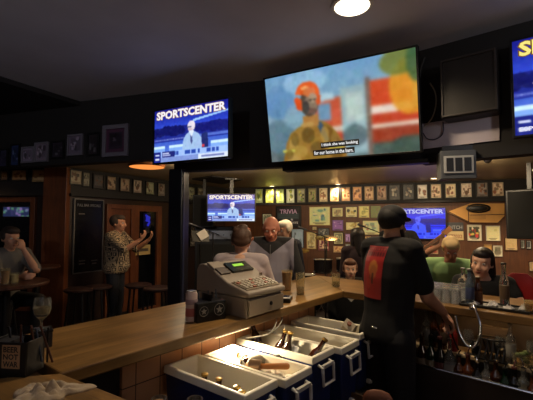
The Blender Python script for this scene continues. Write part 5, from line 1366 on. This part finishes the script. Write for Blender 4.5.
    # face
    for q in (-1, 1):
        ey = obj('eye', MB().ell(Hc + RH @ V((q * .029, -.0735, .008)) * hs, (.0115 * hs, .009 * hs, .0085 * hs), RH), M_EYEW, e, smooth='all')
        obj('iris', MB().ell(Hc + RH @ V((q * .029, -.0795, .008)) * hs, (.0048 * hs, .0042 * hs, .0052 * hs), RH), M_IRIS, ey, smooth='all')
    obj('mouth', MB().ell(Hc + RH @ V((0, -.0885, -.058)) * hs, (.020 * hs, .006 * hs, .0055 * hs), RH), M_LIP, e, smooth='all')
    hm = MB()
    def hel(x, y, z, rx, ry, rz__): hm.ell(Hc + RH @ V((x, y, z)) * hs, (rx * hs, ry * hs, rz__ * hs), RH, 18, 12)
    if hair in ('short', 'long', 'bun', 'pony'):
        hel(0, .034, .035, .081, .088, .086); hel(0, -.02, .075, .066, .068, .042)
        for q in (-1, 1): hel(q * .066, .02, .02, .018, .05, .045)
    if hair == 'bun': hel(-.01, .05, .105, .045, .045, .036); hel(0, .075, .0, .070, .04, .05); hel(.035, .065, .085, .034, .03, .03); hel(-.055, .05, .05, .03, .04, .04)
    if hair == 'fringe':
        for q in (-1, 1): hel(q * .058, .035, .0, .022, .055, .035)
        hel(0, .075, -.005, .055, .03, .04)
    if hair == 'long':
        hm.cap(Hc + RH @ V((0, .05, .02)) * hs, Nk + V((lx * .0, .08, -.06)), .072 * hs, .045 * hs)
        for q in (-1, 1): hm.cap(Hc + RH @ V((q * .062, .02, .02)) * hs, Nk + V((q * .075, .02, -.04)), .026 * hs, .02 * hs)
    if hair == 'pony': hm.cap(Hc + RH @ V((0, .10, .03)) * hs, Hc + RH @ V((0, .13, -.14)) * hs, .03, .018)
    if hair: obj('hair', fuse(hm, 'hair', .007, 2), hairm, e, smooth='all')
    if beard is not None:
        b_ = MB(); b_.ell(Hc + RH @ V((0, -.055, -.085)) * hs, (.040 * hs, .036 * hs, .034 * hs), RH)
        for q in (-1, 1): b_.cap(Hc + RH @ V((q * .060, -.005, -.03)) * hs, Hc + RH @ V((q * .042, -.05, -.08)) * hs, .014 * hs, .02 * hs)
        obj('beard', fuse(b_, 'beard', .006, 2), beard, e, smooth='all')
    if cap is not None:
        c_ = MB(); c_.ell(Hc + RH @ V((0, .012, .055)) * hs, (.086 * hs, .102 * hs, .075 * hs), RH, 20, 14)
        co_ = obj('cap', fuse(c_, 'cap', .007, 2), cap, e, smooth='all')
        obj('cap_brim', MB().loft([(Hc + RH @ V((0, -.09, .048)) * hs, RH @ V((.07 * hs, 0, 0)), RH @ V((0, -.035 * hs, -.01))), (Hc + RH @ V((0, -.09, .055)) * hs, RH @ V((.068 * hs, 0, 0)), RH @ V((0, -.034 * hs, -.01)))], 20), cap, co_, smooth=True)
    info = dict(e=e, Hc=Hc, RH=RH, Nk=Nk, arms=arms, shirt=so, side=side, front=front, P=P, s=s, sp=sp)
    return info
def to_local(e, w):
    return Matrix.Rotation(-e.rotation_euler.z, 3, 'Z') @ (V(w) - V(e.location))
def face_dir(dx, dy): return math.atan2(dx, -dy)          # rotation for a figure (facing -Y) to look along (dx, dy)
def ground(px, py, y): p = hy(px, py, y); return V((p.x, p.y, 0))

# --- bartender
K_BLK = mat('black cotton', (12, 11, 12), .9); K_BLK2 = mat('black trousers', (13, 12, 13), .8)
g = ground(384, 220, 2.32)
fz = face_dir(.86, .51)
bt = person('bartender seen from behind, black cap, black t-shirt with red back print, reaching down right', (g.x, g.y, 0), fz, H=1.755, lean=(.0, -.05), skull=.93, neck=.115, head=(.12, .16, 0),
            armR=((-.03, -.09, -.26), (-.02, -.24, -.36)), armL=((.08, -.08, -.27), (.02, -.28, -.25)), sleeve=.72, shirt=K_BLK, shirt_name='t_shirt', pants=K_BLK2, build=.90, belly=.03, voxel=.0075,
            hair='short', hairm=mat('black hair', (20, 16, 14), .7), cap=mat('black cap cloth', (16, 15, 16), .8), beard=mat('dark beard', (40, 28, 22), .9), skin=SK, hem=-.12,
            handR=((-.1, -.55, -.8), (.2, .6, -.5), -1, .9))
print('BT hand', bt['arms'][-1][2])
# back print
so = bt['shirt']; bvh = BVHTree.FromObject(so, bpy.context.evaluated_depsgraph_get())
a = Art(34, 60, (120, 26, 26)); a.rect(.03, .02, .97, .98, (150, 34, 32)); a.rect(.03, .03, .97, .1, (84, 20, 22))
for k in range(8): a.rect(.07 + .11 * k, .12, .15 + .11 * k, .2, (70, 14, 16)) ; a.rect(.1 + .11 * k, .05, .15 + .11 * k, .085, (170, 60, 50))
a.ell(.45, .42, .22, .15, (176, 110, 50)); a.ell(.42, .5, .17, .14, (150, 86, 44)); a.rect(.38, .52, .46, .72, (60, 24, 18)); a.rect(.52, .55, .6, .85, (120, 60, 34)); a.ell(.62, .72, .14, .1, (180, 70, 50), .6); a.blur(1)
def back_fn(x, z):
    o_ = bt['sp'](.66); side_, fr_ = bt['side'], bt['front']
    p0 = o_ + side_ * (x + .022) - fr_ * .6 + V((0, 0, z + .01))
    hit = bvh.ray_cast(p0, fr_)
    q = hit[0] if hit[0] is not None else p0 + fr_ * .45
    return tuple(q - fr_ * .003)
obj('back_print', art_mesh('back_print', a, .155, .30, fn=back_fn), M_PRINT, so, smooth='all', label='red panel print with a golden figure')
obj('belt_buckle', MB().ell(bt['P'] + V((-.06, .158, .06)), (.022, .006, .006)), M_CHROME, bt['e'], True)

M_GREYSH = mat('light mauve grey knit', (164, 150, 152), .9, noise=.06, nscale=20, sheen=.2)
# --- woman in grey at the main bar, back to the camera
g = ground(240.5, 240, 3.2)
stool(g.x, g.y, 'stool under the woman in grey at the main bar', M_SEAT, 'bar stools', h=.72)
person('woman in light grey top, brown hair tied up, seated with her back to the camera', (g.x, g.y, 0), face_dir(.1, 1), H=1.68, seated=True, seat_z=.70, lean=(0, -.03), head=(.15, .1, 0), fem=True, build=1.15, belly=.03,
       armL=((.09, -.08, -.25), (.02, -.28, -.22)), armR=((-.09, -.08, -.25), (-.02, -.28, -.22)), sleeve=1.7, shirt=M_GREYSH, shirt_name='top', pants=mat('dark denim', (26, 28, 40), .8), skull=1.06, hair='bun', hairm=mat('brown hair', (70, 46, 32), .6), skin=SK3)
# --- bald man facing, grey and black quarter zip
def two_tone(name, c1, c2, z):
    m = bpy.data.materials.new(name); m.use_nodes = True; nt = m.node_tree; N = nt.nodes; L_ = nt.links; b = N['Principled BSDF']
    tc = N.new('ShaderNodeTexCoord'); sx = N.new('ShaderNodeSeparateXYZ'); L_.new(tc.outputs['Object'], sx.inputs[0])
    ab = N.new('ShaderNodeMath'); ab.operation = 'ABSOLUTE'; L_.new(sx.outputs['X'], ab.inputs[0])
    ad = N.new('ShaderNodeMath'); ad.operation = 'MULTIPLY_ADD'; ad.inputs[1].default_value = -.75; L_.new(ab.outputs[0], ad.inputs[0]); L_.new(sx.outputs['Z'], ad.inputs[2])
    gt = N.new('ShaderNodeMath'); gt.operation = 'GREATER_THAN'; gt.inputs[1].default_value = z; L_.new(ad.outputs[0], gt.inputs[0])
    mx = N.new('ShaderNodeMix'); mx.data_type = 'RGBA'; mx.inputs['A'].default_value = lin(c1); mx.inputs['B'].default_value = lin(c2)
    g2 = N.new('ShaderNodeMath'); g2.operation = 'GREATER_THAN'; g2.inputs[1].default_value = .215; L_.new(ab.outputs[0], g2.inputs[0])
    mm_ = N.new('ShaderNodeMath'); mm_.operation = 'MAXIMUM'; L_.new(gt.outputs[0], mm_.inputs[0]); L_.new(g2.outputs[0], mm_.inputs[1]); gt = mm_
    L_.new(gt.outputs[0], mx.inputs['Factor']); L_.new(mx.outputs['Result'], b.inputs['Base Color']); b.inputs['Roughness'].default_value = .85
    return m
g = ground(272, 226, 3.75)
bm_ = person('balding man in a grey and black zip pullover facing the bar with one hand raised', (g.x, g.y, 0), face_dir(-.1, -1), H=1.70, lean=(0, -.07), head=(0, .34, 0), sleeve=1.85, neck=.12, build=1.06, belly=.04,
       shirt=two_tone('grey and black pullover', (138, 134, 148), (26, 25, 28), 1.28), shirt_name='pullover', pants=K_BLK2, hair='fringe', hairm=mat('grey stubble', (84, 70, 62), .9), skin=SK2,
       armR=((-.10, -.08, -.24), (-.02, -.26, .02)), armL=((.09, -.03, -.27), (.08, -.16, -.46)), handR=((0, -.1, 1), (0, -1, 0), 1, .1), collar=True)
obj('zip', MB().tube([bm_['sp'](.93) + V((0, -.115, 0)), bm_['sp'](.7) + V((0, -.146, 0))], .004, 6), M_STEEL, [c for c in children(bm_['e']) if c.name.startswith('pullover')][0])
# --- white haired person behind him
g = ground(285.5, 230, 4.5)
person('white haired person half hidden behind the bald man, facing left', (g.x, g.y, 0), face_dir(-.7, -.7), H=1.64, head=(0, .2, 0), shirt=mat('dark blue jumper', (36, 40, 54), .9), sleeve=1.8, pants=K_BLK2, hair='short', hairm=mat('white hair', (225, 215, 195), .8), skin=SK3, voxel=.011)
# --- standing man at left in a patterned shirt, photographing
ptn = bpy.data.materials.new('black and cream patterned cotton'); ptn.use_nodes = True
nt = ptn.node_tree; N = nt.nodes; b = N['Principled BSDF']; tc = N.new('ShaderNodeTexCoord'); vo = N.new('ShaderNodeTexVoronoi'); vo.inputs['Scale'].default_value = 15; vo.distance = 'CHEBYCHEV'; vo.inputs['Randomness'].default_value = .35
rp = N.new('ShaderNodeValToRGB'); rp.color_ramp.interpolation = 'CONSTANT'; rp.color_ramp.elements[0].color = lin((170, 150, 120)); rp.color_ramp.elements[1].color = lin((26, 24, 24)); rp.color_ramp.elements[1].position = .22
e2 = rp.color_ramp.elements.new(.36); e2.color = lin((160, 140, 112)); e3 = rp.color_ramp.elements.new(.5); e3.color = lin((30, 26, 26))
nt.links.new(tc.outputs['Object'], vo.inputs['Vector']); nt.links.new(vo.outputs['Distance'], rp.inputs['Fac']); nt.links.new(rp.outputs['Color'], b.inputs['Base Color']); b.inputs['Roughness'].default_value = .85
g = ground(116.5, 230, 5.45)
sm_p = person('man standing by the double door in a patterned shirt, holding up a phone', (g.x, g.y, 0), face_dir(1, -.05), H=1.72, head=(0, .02, 0), shirt=ptn, sleeve=.95, pants=mat('dark jeans', (24, 26, 34), .8), hair='short', hairm=mat('short grey hair', (58, 48, 42), .8),
       armR=((-.02, -.22, -.18), (.03, -.42, -.04)), armL=((.0, -.22, -.2), (-.04, -.42, -.06)), handR=((.1, -.6, .8), (.3, .7, .5), 1, .7), handL=((-.1, -.6, .8), (-.3, .7, .5), -1, .7), skin=SK, build=1.1, belly=.04, hem=-.12, voxel=.010)
pp = (sm_p['arms'][1][2] + sm_p['arms'][-1][2]) / 2 + V((0, -.03, .13)); R_ = Matrix.Rotation(sm_p['e'].rotation_euler.z, 3, 'Z')
w_ = R_ @ pp + V(sm_p['e'].location)
e = thing('phone', 'phone held up by the man in the patterned shirt', 'phone', w_, sm_p['e'].rotation_euler.z)
obj('phone_body', MB().box((0, 0, 0), (.155, .01, .078)), M_BLKPL, e, bevel=.003); obj('phone_screen', MB().box((0, .0058, 0), (.14, .001, .066)), emis('phone glow', (120, 110, 90), .5), e)
# --- seated man at left, hand on chin
g = ground(4, 240, 4.15)
stool(g.x, g.y, 'stool under the seated man at the left edge', M_SEAT, 'bar stools', h=.70)
person('man in a grey shirt seated at the left edge, chin resting on his hand', (g.x, g.y, 0), face_dir(.85, -.5), H=1.72, seated=True, seat_z=.68, lean=(0, -.10), head=(0, .1, 0), shirt=mat('grey cotton shirt', (92, 88, 84), .9), sleeve=.9, pants=K_BLK2, hair='short', hairm=mat('dark brown hair', (40, 28, 22), .7),
       armL=((-.02, -.27, -.16), (-.13, -.22, .06)), armR=((-.0, -.2, -.22), (.10, -.38, -.2)), handL=((-.25, .05, .9), (-.3, .9, .2), 1, .9), skin=SK, voxel=.011)
# --- guitarist
g = ground(398, 235, 5.0)
gt_ = person('guitarist in dark clothes playing behind the bartender', (g.x, g.y, 0), face_dir(-.2, -1), H=1.74, shirt=K_BLK, sleeve=1.0, pants=K_BLK2, hair='short', hairm=mat('grey brown hair', (90, 76, 64), .8),
       armL=((.12, -.08, -.22), (.30, -.20, -.10)), armR=((-.10, -.05, -.26), (.02, -.24, -.30)), handL=((.3, .1, .9), (-.5, -.6, .2), 1, 1.1), skin=SK, voxel=.011)
e = thing('guitar', 'brown electric guitar with its neck pointing up across the blue television', 'guitar', (g.x + .04, g.y - .26, 1.12), gt_['e'].rotation_euler.z)
RG = Matrix.Rotation(-math.radians(38), 3, 'Y')
def gp(x, y, z): return RG @ V((x, y, z))
m = MB()
out = [(-.24, .0), (-.23, .10), (-.16, .15), (-.06, .115), (.0, .10), (.08, .13), (.15, .14), (.14, .07), (.10, .03), (.10, -.03), (.15, -.08), (.14, -.13), (.06, -.13), (-.02, -.10), (-.10, -.13), (-.18, -.15), (-.23, -.10)]
n = len(out); m.add([gp(x, -.02, z) for x, z in out] + [gp(x, .02, z) for x, z in out], [tuple(range(n)), tuple(range(2 * n - 1, n - 1, -1))] + [(i, n + i, n + (i + 1) % n, (i + 1) % n) for i in range(n)])
obj('guitar_body', m, mat('guitar red brown', (86, 34, 22), .25), e, bevel=.006)
obj('neck', MB().box(gp(.36, -.012, 0), (.56, .022, .05), RG), mat('maple neck', (150, 100, 62), .4), e)
pegp = obj('headstock', MB().box(gp(.70, -.005, .008), (.15, .018, .075), RG), mat('maple neck', (150, 100, 62), .4), e)
for k in range(6): obj('tuning_peg', MB().box(gp(.65 + .02 * k, -.005, .056), (.01, .01, .02), RG), M_CHROME, pegp)
for k in range(6): obj('guitar_string', MB().tube([gp(-.12, -.030, -.016 + .0065 * k), gp(.66, -.026, -.014 + .0055 * k)], .0012, 4), M_STEEL, e)
obj('pickup', MB().box(gp(-.03, -.023, 0), (.03, .008, .07), RG), M_BLKPL, e); obj('bridge', MB().box(gp(-.12, -.024, 0), (.02, .010, .07), RG), M_CHROME, e)
e.scale = (.8, .9, .8)
# --- long haired woman and small seated person near the bar corner
g = ground(358, 245, 4.35)
person('woman with long dark hair seen from behind, left of the bartender', (g.x, g.y, 0), face_dir(-.1, 1), H=1.55, shirt=mat('dark plum top', (44, 30, 36), .9), sleeve=1.6, fem=True, pants=K_BLK2, hair='long', hairm=mat('dark hair', (26, 18, 16), .5), skin=SK3, voxel=.011)
g = ground(350, 262, 3.85)
stool(g.x, g.y, 'stool under the small person in black at the far corner', M_SEAT, 'bar stools', h=.50)
sp_ = person('small seated person in black with a pale chest emblem beyond the bar corner', (g.x, g.y, 0), face_dir(-.15, -1), H=1.45, seated=True, seat_z=.48, shirt=K_BLK, sleeve=1.6, pants=K_BLK2, hair='short', hairm=mat('auburn hair', (92, 54, 34), .6), skin=SK3, voxel=.010)
sp_['e']
obj('chest_emblem', MB().add([(-.045, 0, 0), (.045, 0, 0), (.03, 0, -.05), (0, 0, -.075), (-.03, 0, -.05)], [(0, 1, 2, 3, 4)]).add([(-.045, .01, 0), (.045, .01, 0), (.03, .01, -.05), (0, .01, -.075), (-.03, .01, -.05)], [(4, 3, 2, 1, 0)]), mat('pale emblem', (170, 166, 160), .7), [c for c in children(sp_['e']) if c.name.startswith('shirt')][0])
bv = BVHTree.FromObject(sp_['shirt'], bpy.context.evaluated_depsgraph_get()); h_ = bv.ray_cast(sp_['sp'](.75) + V((0, -.6, 0)), V((0, 1, 0)))
bpy.data.objects[[o.name for o in sp_['shirt'].children][0]].location = (h_[0] + V((0, -.012, 0))) if h_[0] is not None else V((0, -.15, 1.1))
# --- man in green beyond the right bar
g = ground(450, 262, 3.8)
stool(g.x, g.y, 'stool under the man in green', M_SEAT, 'bar stools', h=.66)
M_GREEN = mat('sage green shirt', (140, 178, 120), .85, noise=.08, nscale=12)
person('white haired man in a pale green shirt bowed over the right bar', (g.x, g.y, 0), face_dir(-.75, -1), H=1.72, seated=True, seat_z=.62, lean=(.04, -.16), head=(.3, .62, 0), skull=.96, shirt=M_GREEN, sleeve=.95, pants=mat('dark shorts', (40, 40, 44), .8), hair='short', hairm=mat('white blond hair', (205, 178, 130), .8),
       armR=((-.10, -.12, -.22), (-.04, -.36, -.20)), armL=((.08, -.12, -.22), (.0, -.34, -.22)), skin=SK2, build=1.12, belly=.04, voxel=.010, collar=True)
# --- dark haired woman in black
g = ground(485, 262, 3.22)
stool(g.x, g.y, 'stool under the dark haired woman in black', M_SEAT, 'bar stools', h=.62)
person('dark haired woman in a black top resting her forearms on the right bar', (g.x, g.y, 0), face_dir(-.45, -1), H=1.66, seated=True, seat_z=.56, lean=(-.03, -.16), head=(-.3, .08, .12), shirt=K_BLK, shirt_name='top', sleeve=.35, pants=K_BLK2, hair='long', hairm=mat('very dark hair', (28, 18, 15), .5),
       armR=((-.09, -.16, -.20), (.06, -.34, -.16)), armL=((.12, -.14, -.20), (.02, -.34, -.17)), skin=SK3, fem=True, build=1.12, voxel=.009)
P_DOME, P_DOWN, P_LEFT, P_WORK, P_PEND, P_OPAL, P_UP, P_WALL = 110, 110, 11, 30, 11, 32, 190, 62
# ------------------------------------------------------------------ lights
def lamp(kind, loc, energy, color, size=.1, spot=None, blend=.4, rot=None, name='lamp_light', parent=None):
    l = bpy.data.lights.new(name, kind); l.energy = energy; l.color = color
    if kind == 'AREA': l.shape = 'DISK'; l.size = size
    else: l.shadow_soft_size = size
    if kind == 'SPOT': l.spot_size = spot; l.spot_blend = blend
    o = bpy.data.objects.new(name, l); COL.objects.link(o); o.location = loc
    if rot is not None: o.rotation_euler = rot
    if parent is not None: o.parent = parent
    return o
WARM = (1.0, .78, .50); WARM2 = (1.0, .80, .62); AMB = (1.0, .62, .30)
def downlight(p, r, energy, label, z, em=6.0, spot=2.3, color=WARM, rgb=(255, 226, 178)):
    e = thing('ceiling_light', label, 'ceiling light', (p.x, p.y, z), 0, 'round recessed ceiling lights')
    obj('trim_ring', MB().lathe([(r * 1.25, 0), (r * 1.2, -.008), (r, -.010), (r, 0)], 28), M_WHITE, e, True)
    obj('lens', MB().lathe([(.0001, -.004), (r * .98, -.004), (r * .98, -.001), (.0001, -.001)], 28), emis('lens glow %g' % em, rgb, em), e, True)
    lamp('SPOT', (0, 0, -.03), energy, color, r * .6, spot, .6, (0, 0, 0), parent=e)
    return e
p = hz(352, 4.5, ZI)
e = thing('ceiling_light', 'large glowing round light in the inner ceiling at the top of the picture', 'ceiling light', (p.x, p.y, ZI), 0)
obj('trim_ring', MB().lathe([(.135, 0), (.13, -.012), (.11, -.016), (.11, 0)], 32), M_WHITE, e, True)
obj('dome', MB().lathe([(.11, -.012), (.10, -.022), (.06, -.032), (.0001, -.036)], 32), emis('dome glow', (255, 236, 205), 4), e, True)
lamp('SPOT', (0, 0, -.06), P_DOME, WARM, .08, 2.6, .8, parent=e)
for (x, y, en, lb, k) in ((272, 186, .3, 'small recessed light over the corner television side of the back wall', 1), (338, 184, .35, 'small recessed light over the middle of the back wall', 1), (434, 178.2, .4, 'small recessed light over the blue television', 1)):
    p = hz(x, y, ZO); downlight(p, .055, P_DOWN * en, lb, ZO, em=9)
# unseen lamps added to the outer ceiling to brighten the far side
for (X, Y, en, lb) in ((3.95, 5.6, 1.2, 'added recessed light, unseen, near the large black loudspeaker'), (3.6, 3.7, 1.0, 'added recessed light, unseen, beyond the right bar')):
    downlight(V((X, Y, 0)), .055, P_DOWN * en, lb, ZO, em=9)
for (X, Y, en, lb) in ((2.2, 4.3, 1.0, 'added opal fill light, unseen behind the soffit, beyond the right bar'), (1.55, 3.55, .55, 'added opal fill light, unseen behind the soffit, above the right bar'), (.35, 4.5, .9, 'added opal fill light, unseen behind the soffit, above the band'), (-.9, 5.0, .45, 'added opal fill light, unseen behind the soffit, near the post')):
    e = thing('fill_dome_light', lb, 'ceiling light', (X, Y, ZO + .002), 0, 'added opal fill lights under the outer ceiling')  # unseen dome added to brighten the outer ceiling and the guests
    obj('fill_lamp_base', MB().lathe([(.09, 0), (.09, -.012), (.0001, -.012)], 24), M_WHITE, e, True)
    obj('fill_opal_dome', MB().lathe([(.08, -.0125), (.075, -.03), (.04, -.046), (.0001, -.05)], 24), emis('fill opal glow', (255, 226, 178), 4), e, True)
    lamp('POINT', (0, 0, -.12), P_OPAL * en, WARM, .06, parent=e)
for (X, Y, en, tz, lb) in ((-.35, 4.7, .9, .0, 'added black spotlight, unseen behind the soffit, aimed at the far corner'), (.45, 4.75, 1.0, -.05, 'added black spotlight, unseen behind the soffit, aimed at the middle posters'), (1.35, 4.6, 1.0, -.12, 'added black spotlight, unseen behind the soffit, aimed at the blue television wall'), (2.5, 4.3, .9, -.25, 'added black spotlight, unseen behind the soffit, aimed at the gable board')):
    e = thing('fill_spotlight', lb, 'spotlight', (X, Y, ZO), 0, 'added unseen spotlights aimed at the back wall')  # unseen spot added to brighten the posters on the back wall
    RS = Matrix.Rotation(tz, 3, 'Z') @ Matrix.Rotation(math.radians(76), 3, 'X')
    obj('mount_stem', MB().box((0, 0, -.01), (.05, .05, .02)), M_BLACK, e)
    obj('lamp_can', MB().lathe([(.0001, .05), (.04, .05), (.04, -.05), (.036, -.05), (.036, .04), (.0001, .04)], 20, (0, 0, -.055), RS), M_BLACK, e, True)
    obj('bulb', MB().ell(V((0, 0, -.055)) + RS @ V((0, 0, -.01)), .028), emis('spot bulb', (255, 226, 178), 5), e, True)
    lamp('SPOT', V((0, 0, -.055)) + RS @ V((0, 0, -.055)), P_WALL * en, WARM, .03, 1.75, .8, (math.radians(76), 0, tz), parent=e)
# broad glowing lamps at left
for (x, y, r, en, lb) in ((147, 167, .24, P_LEFT, 'wide amber ceiling light glowing below the soffit left of the smaller television'), (264, 165.5, .12, P_LEFT * .4, 'small amber ceiling light peeking out between the two televisions')):
    p = hz(x, y, ZO - .03)
    e = thing('flush_light', lb, 'ceiling light', (p.x, p.y, ZO + .002), 0)
    obj('lamp_pan', MB().lathe([(r, 0), (r, -.03), (r * .96, -.034), (r * .96, 0)], 32), mat('lamp rim', (150, 90, 50), .4), e, True)
    obj('diffuser', MB().lathe([(r * .95, -.034), (r * .7, -.045), (.0001, -.05)], 32), emis('amber diffuser', (255, 150, 70), 1.1), e, True)
    lamp('SPOT', (0, 0, -.07), en, AMB, r * .6, 2.7, .8, parent=e)
# fill lamps added behind the camera, shaped as pendants
for (X, Y, z, lb) in ((-1.6, -1.4, 2.3, 'added fill pendant, unseen, behind the near counter at left'), (1.9, -1.3, 2.3, 'added fill pendant, unseen, behind the near counter at right')):
    e = thing('fill_pendant', lb, 'lamp', (X, Y, z), 0, 'added fill pendants behind the camera')
    obj('fill_cord', MB().tube([(0, 0, .1), (0, 0, ZI - z)], .004, 6), M_BLACK, e)
    obj('fill_globe', MB().ell((0, 0, 0), .1), emis('fill globe glow', (255, 205, 150), 3), e, True)
    lamp('POINT', (0, 0, -.2), P_PEND, WARM2, .12, parent=e)
    lamp('SPOT', (0, 0, .16), P_UP, (.86, .90, 1), .1, 1.9, 1.0, (math.radians(180 - 66), 0, -X * .25), parent=e)  # cool upward spot added to lift the inner ceiling
for (X, Y, en, lb) in ((-3.95, 5.05, .5, 'added amber ceiling light, unseen, outside the left picture edge over the high tables'),):  # unseen amber lamp added to light the left wall prints
    downlight(V((X, Y, 0)), .07, P_LEFT * en * 2, lb, ZO, em=5, color=AMB, rgb=(255, 170, 90))
# work lamp under the bar edge above the coolers
pz = hz(238, 321.5, ZB); q_ = pz - nm * .05
e = thing('work_lamp', 'warm work lamp fixed under the bar edge above the bright cooler', 'lamp', (q_.x, q_.y, ZB - TH), math.atan2(um.y, um.x))
obj('lamp_housing', MB().box((0, 0, -.007), (.26, .045, .013)), M_WHITE, e, bevel=.004)
obj('lamp_lens', MB().box((0, 0, -.0150), (.24, .034, .003)), emis('work lens', (255, 225, 170), 3), e)
l = lamp('SPOT', (0, 0, -.024), P_WORK, (1, .80, .52), .03, 2.7, .5, (-.62, .0, 0), parent=e)
# strip lamp added under the right bar to brighten the steel ledge
p = rb(1.0, -.095, ZB - TH - .005)
e = thing('fill_strip', 'added warm light strip under the right bar, unseen, brightening the steel ledge', 'lamp', p, rzr)
obj('fill_strip_housing', MB().box((0, 0, 0), (.5, .03, .009)), M_WHITE, e)
obj('fill_strip_lens', MB().box((0, 0, -.006), (.48, .022, .003)), emis('fill strip lens', (255, 190, 110), 3.5), e)
w = bpy.data.worlds.new('world'); scene.world = w; w.use_nodes = True
w.node_tree.nodes['Background'].inputs[0].default_value = (.5, .42, .4, 1); w.node_tree.nodes['Background'].inputs[1].default_value = .01
vs_ = scene.view_settings; vs_.view_transform = 'Standard'; vs_.look = 'None'; vs_.exposure = 0.0; vs_.gamma = 1.0; vs_.use_curve_mapping = False
for i in [o for o in bpy.data.objects if o.type == 'MESH' and o.location.z < -4 and o.parent is None]: bpy.data.objects.remove(i)
for o_ in bpy.data.objects:
    if 'label' in o_ and len(o_['label'].split()) > 16: print('LONG', o_.name, o_['label'])
